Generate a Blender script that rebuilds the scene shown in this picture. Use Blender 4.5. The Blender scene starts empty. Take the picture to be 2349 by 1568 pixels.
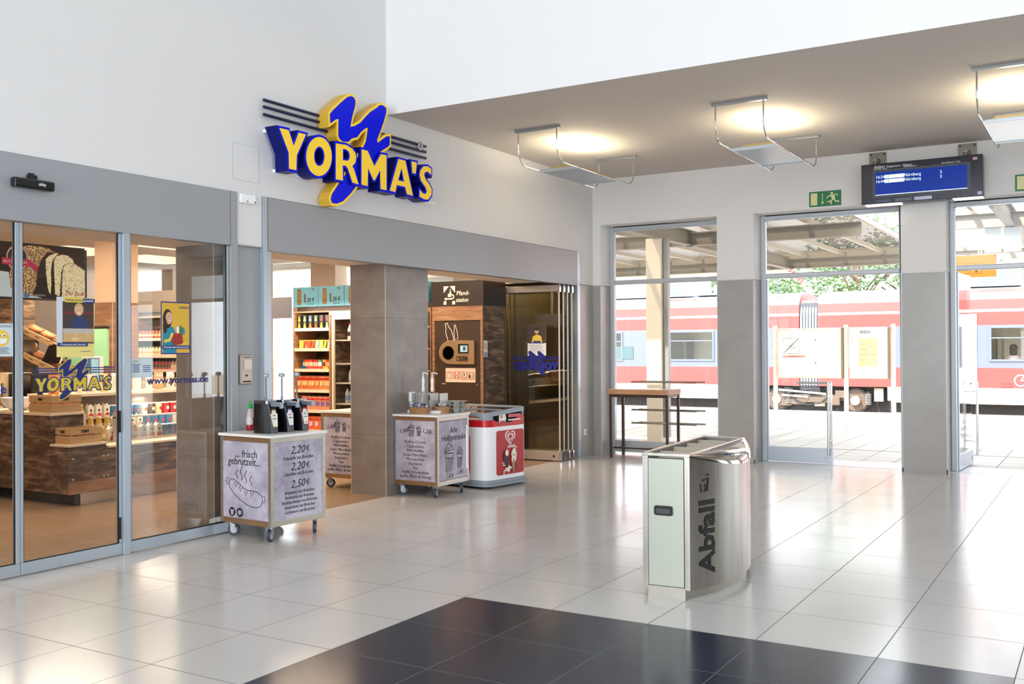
import bpy, bmesh, math, random
from mathutils import Vector, Matrix
from mathutils.geometry import tessellate_polygon
random.seed(7)
SC = bpy.context.scene
COL = SC.collection
PI = math.pi

# ------------------------------------------------------------------ camera
def make_camera():
    th, pitch, roll = math.radians(30.967), math.radians(0.361), math.atan(0.00615)
    f = Vector((-math.sin(th)*math.cos(pitch), math.cos(th)*math.cos(pitch), math.sin(pitch)))
    r0 = Vector((math.cos(th), math.sin(th), 0)); u0 = r0.cross(f)
    r = r0*math.cos(roll) - u0*math.sin(roll); u = u0*math.cos(roll) + r0*math.sin(roll)
    cd = bpy.data.cameras.new('camera'); cd.lens = 35; cd.sensor_width = 36; cd.sensor_fit = 'HORIZONTAL'
    cd.clip_end = 500
    co = bpy.data.objects.new('camera', cd); COL.objects.link(co)
    m = Matrix((r, u, -f)).transposed().to_4x4(); m.translation = Vector((0, 0, 1.5))
    co.matrix_world = m
    SC.camera = co
make_camera()

# ------------------------------------------------------------------ world, sun, big lights, exposure
w = bpy.data.worlds.new('world'); SC.world = w; w.use_nodes = True
bg = w.node_tree.nodes['Background']; bg.inputs[0].default_value = (.90, .95, 1, 1); bg.inputs[1].default_value = 5.2
def sun(strength, d, ang):
    l = bpy.data.lights.new('sun', 'SUN'); l.energy = strength; l.angle = ang; l.color = (1, .96, .9)
    o = bpy.data.objects.new('sun', l); COL.objects.link(o); o.rotation_euler = Vector(d).to_track_quat('-Z', 'Y').to_euler()
sun(13.0, (.35, .62, -.9), .02)
def area(name, loc, d, sx, sy, power, col=(1, 1, 1)):
    l = bpy.data.lights.new(name, 'AREA'); l.shape = 'RECTANGLE'; l.size = sx; l.size_y = sy; l.energy = power; l.color = col
    o = bpy.data.objects.new(name, l); COL.objects.link(o); o.location = loc
    o.rotation_euler = Vector(d).to_track_quat('-Z', 'Y').to_euler(); return o
# daylight of the tall hall: area lights stand in for unseen clerestory windows
area('clerestory_daylight', (-.6, -11.8, 4.7), (0, 1, -.05), 10.4, 4.2, 560, (.88, .94, 1))
area('side_window_daylight', (4.85, 2.0, 3.6), (-1, .05, -.1), 8, 3.2, 170, (.87, .935, 1))
area('rear_low_fill', (-.6, -11.8, 1.35), (0, 1, .0), 10, 2.4, 820, (.89, .945, 1))  # added low fill, lifts freezer and carts; no entrance is built there
area('side_low_fill', (4.85, 1.5, 1.3), (-1, 0.2, .0), 7, 2.4, 190, (.89, .945, 1))  # second added low fill, set before the solid right wall
# warm ceiling panels of the shop, plus an added fill behind the folding doors
SHOP_WARM = (1, .79, .58)
for lx, ly, sx, sy, pw in ((-8.3, 3.6, 1.2, 1.6, 52), (-8.0, 8.6, 1.4, 2.4, 64), (-10.2, 6.4, 3.0, 2.2, 80), (-10.6, 9.6, 2.8, 1.6, 60), (-7.3, 10.4, .8, .8, 15), (-7.45, 12.2, .5, .5, 9), (-13.2, 9.4, 1.6, 1.6, 16)):
    area('shop_panel_and_fill_light', (lx, ly, 2.93), (0, 0, -1), sx, sy, pw, SHOP_WARM)
area('chilled_display_fill', (-9.12, 7.45, 1.012), (.15, 0, -1), .12, 1.9, 14, (1, .85, .68))  # added under the ledge to brighten the products, no visible fitting
area('shelf_fill', (-13.3, 10.75, 2.06), (0, .55, -1), 1.7, .08, 14, (1, .86, .7))  # this and the next are added to brighten the dim shelves
area('shelf_fill', (-9.4, 10.75, 2.06), (0, .55, -1), 1.9, .08, 15, (1, .86, .7))
area('counter_back_fill', (-10.3, 7.0, 2.5), (.2, -.3, -1), 1.4, .1, 30, (1, .86, .7))  # added fill for the dark space behind the counter
vs = SC.view_settings
SC.display_settings.display_device = 'sRGB'
vs.view_transform = 'Standard'; vs.look = 'None'; vs.gamma = 1; vs.exposure = 0.10; vs.use_curve_mapping = False

# ------------------------------------------------------------------ materials
def lin(c):
    return tuple(((x/12.92) if x <= .04045 else ((x+.055)/1.055)**2.4) for x in (q/255 for q in c))
MC = {}
def _new(name):
    m = bpy.data.materials.new(name); m.use_nodes = True
    return m, m.node_tree, m.node_tree.nodes['Principled BSDF']
def mat(name, rgb, rough=.5, metal=0, emit=0, spec=.5, trans=0, coat=0):
    if name in MC: return MC[name]
    m, nt, b = _new(name); c = lin(rgb)
    b.inputs['Base Color'].default_value = (*c, 1); b.inputs['Roughness'].default_value = rough
    b.inputs['Metallic'].default_value = metal; b.inputs['Specular IOR Level'].default_value = spec
    b.inputs['Coat Weight'].default_value = coat
    if trans: b.inputs['Transmission Weight'].default_value = trans
    if emit:
        b.inputs['Emission Color'].default_value = (*c, 1); b.inputs['Emission Strength'].default_value = emit
    MC[name] = m; return m
def ramp_mat(name, stops, scale=4, stretch=(1, 1, 1), rough=.5, metal=0, detail=6, bump=0, nrough=.6, distort=0, spec=.5, scale2=None):
    """noise driven colour: stops = [(pos, rgb)]"""
    if name in MC: return MC[name]
    m, nt, b = _new(name); N = nt.nodes; L = nt.links
    tc = N.new('ShaderNodeTexCoord'); mp = N.new('ShaderNodeMapping'); mp.inputs['Scale'].default_value = stretch
    L.new(tc.outputs['Object'], mp.inputs[0])
    no = N.new('ShaderNodeTexNoise'); no.inputs['Scale'].default_value = scale; no.inputs['Detail'].default_value = detail
    no.inputs['Roughness'].default_value = nrough; no.inputs['Distortion'].default_value = distort
    L.new(mp.outputs[0], no.inputs['Vector'])
    cr = N.new('ShaderNodeValToRGB'); e = cr.color_ramp.elements
    while len(e) < len(stops): e.new(.5)
    for el, (p, c) in zip(e, stops): el.position = p; el.color = (*lin(c), 1)
    L.new(no.outputs['Fac'], cr.inputs[0]); L.new(cr.outputs[0], b.inputs['Base Color'])
    b.inputs['Roughness'].default_value = rough; b.inputs['Metallic'].default_value = metal; b.inputs['Specular IOR Level'].default_value = spec
    if bump:
        bp = N.new('ShaderNodeBump'); bp.inputs['Strength'].default_value = bump; bp.inputs['Distance'].default_value = .002
        L.new(no.outputs['Fac'], bp.inputs['Height']); L.new(bp.outputs[0], b.inputs['Normal'])
    MC[name] = m; return m
def glass_mat(name, tint=(1, 1, 1), rough=0.0, refl=1.0, ior=1.5):
    if name in MC: return MC[name]
    m = bpy.data.materials.new(name); m.use_nodes = True; nt = m.node_tree; nt.nodes.clear(); N = nt.nodes; L = nt.links
    out = N.new('ShaderNodeOutputMaterial'); mx = N.new('ShaderNodeMixShader'); tr = N.new('ShaderNodeBsdfTransparent')
    gl = N.new('ShaderNodeBsdfGlossy'); fr = N.new('ShaderNodeFresnel'); fr.inputs['IOR'].default_value = ior
    mu = N.new('ShaderNodeMath'); mu.operation = 'MULTIPLY'; mu.inputs[1].default_value = refl
    tr.inputs[0].default_value = (*tint, 1); gl.inputs['Roughness'].default_value = rough
    L.new(fr.outputs[0], mu.inputs[0]); L.new(mu.outputs[0], mx.inputs[0]); L.new(tr.outputs[0], mx.inputs[1]); L.new(gl.outputs[0], mx.inputs[2])
    L.new(mx.outputs[0], out.inputs[0]); MC[name] = m; return m
def mth(N, L, op, a, b=None, c=None):
    n = N.new('ShaderNodeMath'); n.operation = op
    for i, x in enumerate((a, b, c)):
        if x is None: continue
        if isinstance(x, (int, float)): n.inputs[i].default_value = x
        else: L.new(x, n.inputs[i])
    return n.outputs[0]
def tile_floor(name, light, dark, ox, oy, sx, sy, grout, gw, dark_rect=None, rough=.16, nz=.03):
    m, nt, b = _new(name); N = nt.nodes; L = nt.links
    tc = N.new('ShaderNodeTexCoord'); sp = N.new('ShaderNodeSeparateXYZ'); L.new(tc.outputs['Object'], sp.inputs[0])
    x, y = sp.outputs[0], sp.outputs[1]
    tx = mth(N, L, 'DIVIDE', mth(N, L, 'SUBTRACT', x, ox), sx); ty = mth(N, L, 'DIVIDE', mth(N, L, 'SUBTRACT', y, oy), sy)
    fx = mth(N, L, 'MULTIPLY', mth(N, L, 'PINGPONG', tx, .5), sx); fy = mth(N, L, 'MULTIPLY', mth(N, L, 'PINGPONG', ty, .5), sy)
    g = mth(N, L, 'LESS_THAN', mth(N, L, 'MINIMUM', fx, fy), gw)
    cb = N.new('ShaderNodeCombineXYZ'); L.new(mth(N, L, 'FLOOR', tx), cb.inputs[0]); L.new(mth(N, L, 'FLOOR', ty), cb.inputs[1])
    wn = N.new('ShaderNodeTexWhiteNoise'); wn.noise_dimensions = '2D'; L.new(cb.outputs[0], wn.inputs['Vector'])
    no = N.new('ShaderNodeTexNoise'); no.inputs['Scale'].default_value = 2.2; no.inputs['Detail'].default_value = 5; L.new(tc.outputs['Object'], no.inputs['Vector'])
    v = mth(N, L, 'ADD', mth(N, L, 'MULTIPLY', wn.outputs['Value'], nz), mth(N, L, 'MULTIPLY', no.outputs['Fac'], .08))
    val = mth(N, L, 'ADD', v, .94 - nz/2)
    def rgb(c):
        n = N.new('ShaderNodeRGB'); n.outputs[0].default_value = (*lin(c), 1); return n.outputs[0]
    def mix(f, a, c):
        n = N.new('ShaderNodeMix'); n.data_type = 'RGBA'
        if isinstance(f, (int, float)): n.inputs[0].default_value = f
        else: L.new(f, n.inputs[0])
        L.new(a, n.inputs[6]); L.new(c, n.inputs[7]); return n.outputs[2]
    base = rgb(light)
    if dark_rect:
        x0, x1, y1 = dark_rect
        d = mth(N, L, 'MULTIPLY', mth(N, L, 'MULTIPLY', mth(N, L, 'GREATER_THAN', x, x0), mth(N, L, 'LESS_THAN', x, x1)), mth(N, L, 'LESS_THAN', y, y1))
        base = mix(d, base, rgb(dark))
        gr = mix(d, rgb(grout), rgb((92, 96, 104)))
    else: gr = rgb(grout)
    hs = N.new('ShaderNodeHueSaturation'); L.new(base, hs.inputs['Color']); L.new(val, hs.inputs['Value'])
    L.new(mix(g, hs.outputs[0], gr), b.inputs['Base Color'])
    b.inputs['Specular IOR Level'].default_value = .38
    L.new(mth(N, L, 'ADD', mth(N, L, 'MULTIPLY', g, .4), mth(N, L, 'ADD', mth(N, L, 'MULTIPLY', no.outputs['Fac'], .08), rough - .04)), b.inputs['Roughness'])
    MC[name] = m; return m
def slat_mat(name, a, b_, axis, period, duty, rough=.5):
    """regular stripes along an axis (surface pattern)"""
    if name in MC: return MC[name]
    m, nt, b = _new(name); N = nt.nodes; L = nt.links
    tc = N.new('ShaderNodeTexCoord'); sp = N.new('ShaderNodeSeparateXYZ'); L.new(tc.outputs['Object'], sp.inputs[0])
    f = mth(N, L, 'LESS_THAN', mth(N, L, 'FRACT', mth(N, L, 'DIVIDE', sp.outputs[axis], period)), duty)
    n = N.new('ShaderNodeMix'); n.data_type = 'RGBA'; L.new(f, n.inputs[0]); n.inputs[6].default_value = (*lin(b_), 1); n.inputs[7].default_value = (*lin(a), 1)
    L.new(n.outputs[2], b.inputs['Base Color']); b.inputs['Roughness'].default_value = rough
    MC[name] = m; return m

WHITE = mat('white_wall_paint', (226, 225, 224), .85)
BULK = mat('lit_wall_paint', (238, 238, 238), .85)  # lighter copy of the white paint, the bulkhead's stronger light put into colour
CEIL = mat('ceiling_paint', (205, 197, 189), .8)
DADO = ramp_mat('grey_dado_paint', [(.3, (158, 155, 151)), (.7, (168, 165, 161))], 3, rough=.28, spec=.5)
GREYCLAD = mat('grey_fascia_cladding', (160, 163, 167), .42, .25)
ALU = mat('anodised_aluminium', (180, 190, 199), .34, .55)
ALUD = mat('grey_window_profile', (186, 190, 194), .4, .2)
BLACK = mat('black_rubber', (18, 18, 20), .5)
STEEL = ramp_mat('brushed_steel', [(.3, (166, 162, 154)), (.7, (184, 181, 174))], 60, (1, 1, .03), .27, 1, 3)
STEELV = ramp_mat('brushed_steel_warm', [(.3, (166, 160, 150)), (.7, (186, 180, 170))], 50, (.05, .05, 1), .33, .9, 3)
CHROME = mat('polished_chrome', (215, 215, 215), .08, 1)
POLISH = mat('polished_steel_hood', (205, 198, 190), .07, 1)
GLASS = glass_mat('clear_glass', (.97, .985, .98), 0, .5, 1.45)
GLASSD = glass_mat('tinted_folding_glass', (.975, .975, .92), 0.01, 1.0, 1.5)
GLASSW = glass_mat('window_glass', (.99, 1, 1), 0, .8, 1.4)
CONC = ramp_mat('stone_tile_cladding', [(.25, (122, 112, 106)), (.5, (136, 126, 120)), (.8, (152, 143, 136))], 3.5, (1, 1, 1.6), .35, 0, 8, .15)
MARBLE = ramp_mat('mottled_grey_lilac_print', [(.25, (126, 120, 140)), (.45, (170, 165, 182)), (.6, (200, 196, 210)), (.8, (160, 155, 172))], 3.2, (1, 1, 1), .45, 0, 9, 0, .65)
WOOD = ramp_mat('reclaimed_wood_laminate', [(.3, (40, 30, 25)), (.47, (84, 64, 52)), (.58, (132, 104, 82)), (.72, (180, 154, 128))], 3.4, (1.0, 1.0, 5), .45, 0, 9, .2, .68, .4)
WOODL = ramp_mat('light_reclaimed_wood_laminate', [(.25, (110, 78, 56)), (.5, (158, 116, 84)), (.8, (196, 158, 122))], 2.6, (1.0, 1.0, 8), .45, 0, 9, .2, .68, .4)
CRATEW = ramp_mat('pine_crate_wood', [(.3, (178, 140, 96)), (.7, (206, 170, 124))], 5, (1, 1, 6), .6)
BEECH = ramp_mat('beech_edge_laminate', [(.3, (178, 128, 92)), (.7, (200, 152, 116))], 6, (.4, .4, 8), .35)
CREAM = mat('cream_laminate', (232, 214, 190), .35)
WTOP = mat('white_worktop', (236, 236, 234), .3)
DBROWN = mat('dark_brown_panel', (62, 44, 32), .4)
INK = mat('black_ink', (22, 20, 26), .6)
NAVY = mat('navy_enamel', (14, 22, 62), .35)
SBLUE = mat('sign_blue_acrylic', (0, 22, 226), .35, spec=.12)
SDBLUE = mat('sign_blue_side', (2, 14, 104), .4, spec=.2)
SYEL = mat('sign_yellow_acrylic', (250, 208, 52), .32, emit=.12)
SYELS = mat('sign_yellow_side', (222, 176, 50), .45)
TEAL = mat('teal_print', (128, 178, 182), .5)
PAPER = mat('white_paper', (240, 238, 234), .6)
RED = mat('freezer_red', (196, 18, 28), .3)
CRED = mat('poster_red', (184, 40, 46), .45)
PLW = mat('white_plastic', (248, 249, 251), .3)
PLG = mat('grey_plastic', (146, 156, 166), .4)
PLB = mat('black_plastic', (14, 14, 16), .22)

# ------------------------------------------------------------------ mesh helpers
class MB:
    def __init__(s): s.v = []; s.f = []; s.m = []; s.mats = []
    def mi(s, m):
        if m is None: return 0
        if m not in s.mats: s.mats.append(m)
        return s.mats.index(m)
    def add(s, vs, fs, m=None, M=None):
        o = len(s.v); i = s.mi(m)
        for p in vs:
            p = Vector(p); s.v.append(M @ p if M else p)
        for f in fs: s.f.append([o+k for k in f]); s.m.append(i)
        return s
    def box(s, x0, x1, y0, y1, z0, z1, m=None, M=None):
        vs = [(x, y, z) for z in (z0, z1) for y in (y0, y1) for x in (x0, x1)]
        return s.add(vs, [(0, 2, 3, 1), (4, 5, 7, 6), (0, 1, 5, 4), (2, 6, 7, 3), (0, 4, 6, 2), (1, 3, 7, 5)], m, M)
    def cyl(s, p0, p1, r0, r1=None, n=16, m=None, cap=True):
        r1 = r0 if r1 is None else r1
        p0, p1 = Vector(p0), Vector(p1); d = (p1-p0).normalized()
        a = d.orthogonal().normalized(); b = d.cross(a)
        vs = []
        for p, r in ((p0, r0), (p1, r1)):
            for k in range(n):
                t = 2*PI*k/n; vs.append(p + a*(r*math.cos(t)) + b*(r*math.sin(t)))
        fs = [(k, (k+1) % n, n+(k+1) % n, n+k) for k in range(n)]
        if cap: fs += [tuple(range(n-1, -1, -1)), tuple(range(n, 2*n))]
        return s.add(vs, fs, m)
    def lathe(s, prof, c=(0, 0, 0), n=20, m=None, M=None, mm=None, sx=1, sy=1):
        vs = []; 
        for r, z in prof:
            for k in range(n):
                t = 2*PI*k/n; vs.append((c[0]+sx*r*math.cos(t), c[1]+sy*r*math.sin(t), c[2]+z))
        for j in range(len(prof)-1):
            fs = [(j*n+k, j*n+(k+1) % n, (j+1)*n+(k+1) % n, (j+1)*n+k) for k in range(n)]
            if j == 0: base = len(s.v); s.add(vs, [], m, M)
            i = s.mi(mm[j] if mm else m)
            for f in fs: s.f.append([base+q for q in f]); s.m.append(i)
        i = s.mi(mm[0] if mm else m)
        if prof[0][0] > 1e-5: s.f.append([base+k for k in range(n-1, -1, -1)]); s.m.append(i)
        i = s.mi(mm[-1] if mm else m)
        if prof[-1][0] > 1e-5: s.f.append([base+(len(prof)-1)*n+k for k in range(n)]); s.m.append(i)
        return s
    def tube(s, path, r, n=10, m=None):
        P = [Vector(p) for p in path]; vs = []; a = None
        for i, p in enumerate(P):
            d = (P[min(i+1, len(P)-1)] - P[max(i-1, 0)]).normalized()
            if a is None: a = d.orthogonal().normalized()
            a = (a - d*a.dot(d)).normalized(); b = d.cross(a)
            for k in range(n):
                t = 2*PI*k/n; vs.append(p + a*(r*math.cos(t)) + b*(r*math.sin(t)))
        fs = []
        for i in range(len(P)-1):
            fs += [(i*n+k, i*n+(k+1) % n, (i+1)*n+(k+1) % n, (i+1)*n+k) for k in range(n)]
        fs += [tuple(range(n-1, -1, -1)), tuple(range((len(P)-1)*n, len(P)*n))]
        return s.add(vs, fs, m)
    def prism(s, loops, h0, h1, M=None, m=None, side=None):
        """loops: outer + holes, 2D; extruded between heights h0,h1 along local z"""
        side = side or m
        vs2 = [[Vector((x, y, 0)) for x, y in lp] for lp in loops]
        flat = [p for lp in vs2 for p in lp]; tris = tessellate_polygon(vs2); n = len(flat)
        vs = [(p.x, p.y, h0) for p in flat] + [(p.x, p.y, h1) for p in flat]
        def area(t): a, b, c = (flat[i] for i in t); return (b-a).cross(c-a).z
        top = [t if area(t) > 0 else t[::-1] for t in tris]
        s.add(vs, [tuple(n+i for i in t) for t in top] + ([tuple(t[::-1]) for t in top] if h1 != h0 else []), m, M)
        if h1 != h0:
            base = len(s.v)-2*n; k0 = 0; mi = s.mi(side)
            for li, lp in enumerate(loops):
                k = len(lp); A = sum(lp[i][0]*lp[(i+1) % k][1]-lp[(i+1) % k][0]*lp[i][1] for i in range(k))
                for i in range(k):
                    a, b = k0+i, k0+(i+1) % k
                    if (A > 0) == (li == 0): q = [a, b, n+b, n+a]
                    else: q = [b, a, n+a, n+b]
                    s.f.append([base+j for j in q]); s.m.append(mi)
                k0 += k
        return s
    def sphere(s, c, r, n=12, m=None, sc=(1, 1, 1), M=None):
        vs = []; fs = []; h = n//2
        for j in range(h+1):
            t = PI*j/h
            for k in range(n):
                p = 2*PI*k/n; vs.append((c[0]+r*sc[0]*math.sin(t)*math.cos(p), c[1]+r*sc[1]*math.sin(t)*math.sin(p), c[2]+r*sc[2]*math.cos(t)))
        for j in range(h):
            for k in range(n): fs.append((j*n+k, (j+1)*n+k, (j+1)*n+(k+1) % n, j*n+(k+1) % n))
        return s.add(vs, fs, m, M)
    def grid(s, P, m=None, closed=False):
        R, Cn = len(P), len(P[0]); vs = [p for row in P for p in row]
        fs = [(i*Cn+j, i*Cn+(j+1) % Cn, (i+1)*Cn+(j+1) % Cn, (i+1)*Cn+j) for i in range(R-1) for j in range(Cn if closed else Cn-1)]
        return s.add(vs, fs, m)
    def mesh(s, name, m=None):
        me = bpy.data.meshes.new(name); me.from_pydata([tuple(p) for p in s.v], [], s.f)
        mats = s.mats or ([m] if m else [])
        if s.mats and m and m not in s.mats and False: pass
        for q in mats: me.materials.append(q)
        if s.mats:
            me.polygons.foreach_set('material_index', s.m)
        me.update(); return me
def obj(name, mb, m=None, parent=None, loc=None, rz=0, smooth=None, bevel=0, seg=2):
    me = mb.mesh(name, m) if isinstance(mb, MB) else mb
    if not isinstance(mb, MB) and m: me.materials.clear(); me.materials.append(m)
    if bevel or smooth:
        bm = bmesh.new(); bm.from_mesh(me); bmesh.ops.remove_doubles(bm, verts=bm.verts, dist=1e-6)
        if bevel:
            es = [e for e in bm.edges if len(e.link_faces) == 2 and e.calc_face_angle(0) > .6]
            bmesh.ops.bevel(bm, geom=es, offset=bevel, segments=seg, affect='EDGES', profile=.6, clamp_overlap=True)
        bm.to_mesh(me); bm.free()
    if smooth:
        me.shade_smooth(); me.set_sharp_from_angle(angle=smooth)
    o = bpy.data.objects.new(name, me); COL.objects.link(o)
    if parent: o.parent = parent
    if loc is not None: o.location = loc
    if rz: o.rotation_euler = (0, 0, rz)
    return o
def tag(o, label=None, cat=None, group=None, kind=None):
    if label: o['label'] = label
    if cat: o['category'] = cat
    if group: o['group'] = group
    if kind: o['kind'] = kind
    return o
def thing(name, label, cat, loc=(0, 0, 0), rz=0, group=None):
    o = bpy.data.objects.new(name, None); COL.objects.link(o); o.location = loc; o.rotation_euler = (0, 0, rz); o.empty_display_size = .1
    return tag(o, label, cat, group)
def struct(name, mb, m=None, **k):
    o = obj(name, mb, m, **k); o['kind'] = 'structure'; return o
def children(o): return [c for c in KIDS.get(o.name, [])]
KIDS = {}
def copy_tree(o, parent=None):
    c = o.copy(); COL.objects.link(c)
    if parent: c.parent = parent
    for ch in o.children: copy_tree(ch, c)
    return c
def B(*a, **k): return MB().box(*a, **k)
SM = .6
def Fr(o, u, v):
    u, v = Vector(u).normalized(), Vector(v).normalized(); n = u.cross(v)
    M = Matrix((u, v, n)).transposed().to_4x4(); M.translation = Vector(o); return M
FX = lambda o: Fr(o, (0, 1, 0), (0, 0, 1))      # lies on a face that looks +X, u = +Y
FY = lambda o: Fr(o, (1, 0, 0), (0, 0, 1))      # lies on a face that looks -Y, u = +X
class Flat:
    """layers of flat 2D shapes on one printed surface"""
    def __init__(s, M, step=.0006): s.M = M; s.mb = MB(); s.k = 0; s.step = step
    def poly(s, pts, m, holes=()):
        s.k += 1; z = s.step*s.k; s.mb.prism([pts, *holes], z, z, s.M, m); return s
    def rect(s, x0, x1, y0, y1, m): return s.poly([(x0, y0), (x1, y0), (x1, y1), (x0, y1)], m)
    def ell(s, cx, cy, rx, ry, m, rot=0, n=20, hole=0):
        c, q = math.cos(rot), math.sin(rot)
        f = lambda k: [(cx+k*rx*math.cos(t)*c-k*ry*math.sin(t)*q, cy+k*rx*math.cos(t)*q+k*ry*math.sin(t)*c) for t in (2*PI*i/n for i in range(n))]
        return s.poly(f(1), m, [f(hole)[::-1]] if hole else ())
    def line(s, pts, w, m, closed=False):
        s.k += 1; z = s.step*s.k; n = len(pts); P = [Vector((*p, 0)) for p in pts]
        L_, R_ = [], []
        for i in range(n):
            a = P[i-1] if (i or closed) else P[i]; b = P[(i+1) % n] if (i < n-1 or closed) else P[i]
            d = (b-a); d = d.normalized() if d.length > 1e-9 else Vector((1, 0, 0)); nn = Vector((-d.y, d.x, 0))*w/2
            L_.append(P[i]+nn); R_.append(P[i]-nn)
        vs = [(p.x, p.y, z) for p in R_+L_]; m_ = n if closed else n-1
        s.mb.add(vs, [(i, (i+1) % n, n+(i+1) % n, n+i) for i in range(m_)], m, s.M); return s
    def build(s, name, parent=None): return obj(name, s.mb, None, parent)
def text_mesh(body, size, M, m, ext=.0004, align='CENTER', shear=0, off=0, fitw=None, lsp=1.0, csp=1.0, yalign='CENTER', mirror=False):
    cu = bpy.data.curves.new('text', 'FONT'); cu.body = body; cu.size = size; cu.align_x = align; cu.align_y = yalign
    cu.extrude = ext; cu.shear = shear; cu.offset = off; cu.space_line = lsp; cu.space_character = csp; cu.resolution_u = 2
    o = bpy.data.objects.new('text', cu); me = o.to_mesh().copy(); o.to_mesh_clear(); bpy.data.objects.remove(o)
    xs = [v.co.x for v in me.vertices]; w_ = (max(xs)-min(xs)) or 1
    if fitw:
        k = fitw/w_; me.transform(Matrix.Diagonal((k, 1, 1, 1)))
    if mirror: me.transform(Matrix.Diagonal((-1, 1, 1, 1)))
    me.transform(Matrix.Translation((0, 0, ext+.0006))); me.transform(M)
    me.materials.clear(); me.materials.append(m); return me
def text(body, size, M, m, parent, name='lettering', **k):
    return obj(name, text_mesh(body, size, M, m, **k), None, parent)
def arc(cx, cy, r, a0, a1, n): return [(cx+r*math.cos(a0+(a1-a0)*i/n), cy+r*math.sin(a0+(a1-a0)*i/n)) for i in range(n+1)]
def rrect(x0, x1, y0, y1, r, n=4):
    return arc(x1-r, y0+r, r, -PI/2, 0, n)+arc(x1-r, y1-r, r, 0, PI/2, n)+arc(x0+r, y1-r, r, PI/2, PI, n)+arc(x0+r, y0+r, r, PI, 1.5*PI, n)
def offset_poly(P, d):
    n = len(P); A = sum(P[i][0]*P[(i+1) % n][1]-P[(i+1) % n][0]*P[i][1] for i in range(n)); sg = 1 if A > 0 else -1
    out = []
    for i in range(n):
        p = Vector(P[i]); a = (p-Vector(P[i-1])).normalized(); b = (Vector(P[(i+1) % n])-p).normalized()
        na = Vector((a.y, -a.x))*sg; nb = Vector((b.y, -b.x))*sg
        q = na+nb
        if q.length < 1e-6: q = na
        q.normalize(); c = max(q.dot(na), .55); r = p+q*(d/c); out.append((r.x, r.y))
    return out
# ------------------------------------------------------------------ the hall
XS, YB, YK, ZC, ZH = -6.22, 12.59, 7.935, 3.852, 7.2      # storefront wall, window wall, bulkhead, low ceiling, high ceiling
FLOORM = tile_floor('hall_floor_tiles', (208, 206, 203), (42, 50, 66), -3.352, 5.017, .595, .606, (112, 108, 104), .0027, (-3.352, -.379, 5.017), rough=.17)
SHOPF = tile_floor('shop_floor_tiles', (158, 130, 102), (0, 0, 0), -6.3, 5.017, .595, .606, (150, 124, 100), .0022, None, rough=.22)
struct('floor', B(XS-.1, 5, -12, 12.9, -.12, 0), FLOORM)
struct('floor', B(-17, XS-.1, 0, 12.7, -.12, 0), SHOPF)
wl = MB()
wl.box(XS-.3, XS, -12, YB, 2.815, ZH, WHITE).box(XS-.3, XS, 5.93, 6.21, 2.385, 2.815, WHITE)
wl.box(XS-.3, XS, 12.165, YB, 2.375, 2.815, WHITE).box(XS-.3, XS, 12.165, YB, 0, 2.37, DADO)
wl.box(XS-.3, XS, -12, 1.4, 0, 2.815, WHITE)
struct('wall_left', wl)
struct('trim_1', B(XS-.2, XS-.035, 5.925, 6.212, 0, 2.378), GREYCLAD)
struct('trim_2', MB().box(XS-.02, XS-.002, 5.93, 6.21, 2.374, 2.386, ALUD), ALUD)
# tall access flap painted over in the wall
struct('trim_3', MB().box(XS, XS+.002, 5.88, 6.176, 2.92, 3.223, WHITE).box(XS, XS+.0024, 5.878, 5.881, 2.918, 3.225, ALUD).box(XS, XS+.0024, 6.175, 6.178, 2.918, 3.225, ALUD).box(XS, XS+.0024, 5.88, 6.176, 2.918, 2.921, ALUD).box(XS, XS+.0024, 5.88, 6.176, 3.222, 3.225, ALUD))
# high bulkhead and low ceiling of the window bay
struct('wall_bulkhead', B(XS, 5, YK, YK+.3, ZC+.001, ZH), BULK)
struct('ceiling', B(XS, 5, YK+.001, YB+.5, ZC, ZC+.3), CEIL)
struct('ceiling', B(XS, 5, -12, YK, ZH, ZH+.2), WHITE)
struct('wall_right', MB().box(5, 5.2, -12, 8.0, 0, ZH, WHITE).box(5, 5.2, 8.0, YB+.4, 0, 2.9, mat('dark_side_wall', (74, 66, 60), .5)).box(5, 5.2, 8.0, YB+.4, 2.9, ZH, WHITE))  # far lower bay is unseen, its dark colour added for the bin's reflections
struct('wall_rear', B(XS, 5, -12.2, -12, 0, ZH), WHITE)
# window wall with deep openings
OP = [(-6.10, -4.41), (-3.92, -2.13), (-1.63, .17), (.66, 2.45), (2.94, 4.6)]
wb = MB(); xs = [XS-.3] + [x for o in OP for x in o] + [5]
for i in range(0, len(xs), 2):
    wb.box(xs[i], xs[i+1], YB, YB+.5, 2.372, 3.215, WHITE); wb.box(xs[i], xs[i+1], YB, YB+.5, 0, 2.366, DADO)
wb.box(XS-.3, 5, YB, YB+.5, 3.215, ZC+.3, WHITE)
struct('wall_back', wb)
for i in range(0, len(xs), 2):
    if i: pass
    tb = MB()
    if i: tb.box(xs[i]-.002, xs[i]+.012, YB-.004, YB+.012, 0, 2.37)
    if i < len(xs)-2: tb.box(xs[i+1]-.012, xs[i+1]+.002, YB-.004, YB+.012, 0, 2.37)
    tb.box(max(xs[i], XS+.001), xs[i+1], YB-.006, YB, 2.364, 2.374)
    struct('trim_%d' % (4+i//2), tb, ALUD)
for i in (2, 4): struct('baseboard_back', B(xs[i], xs[i+1], YB-.004, YB, 0, .05), DADO)

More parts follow.
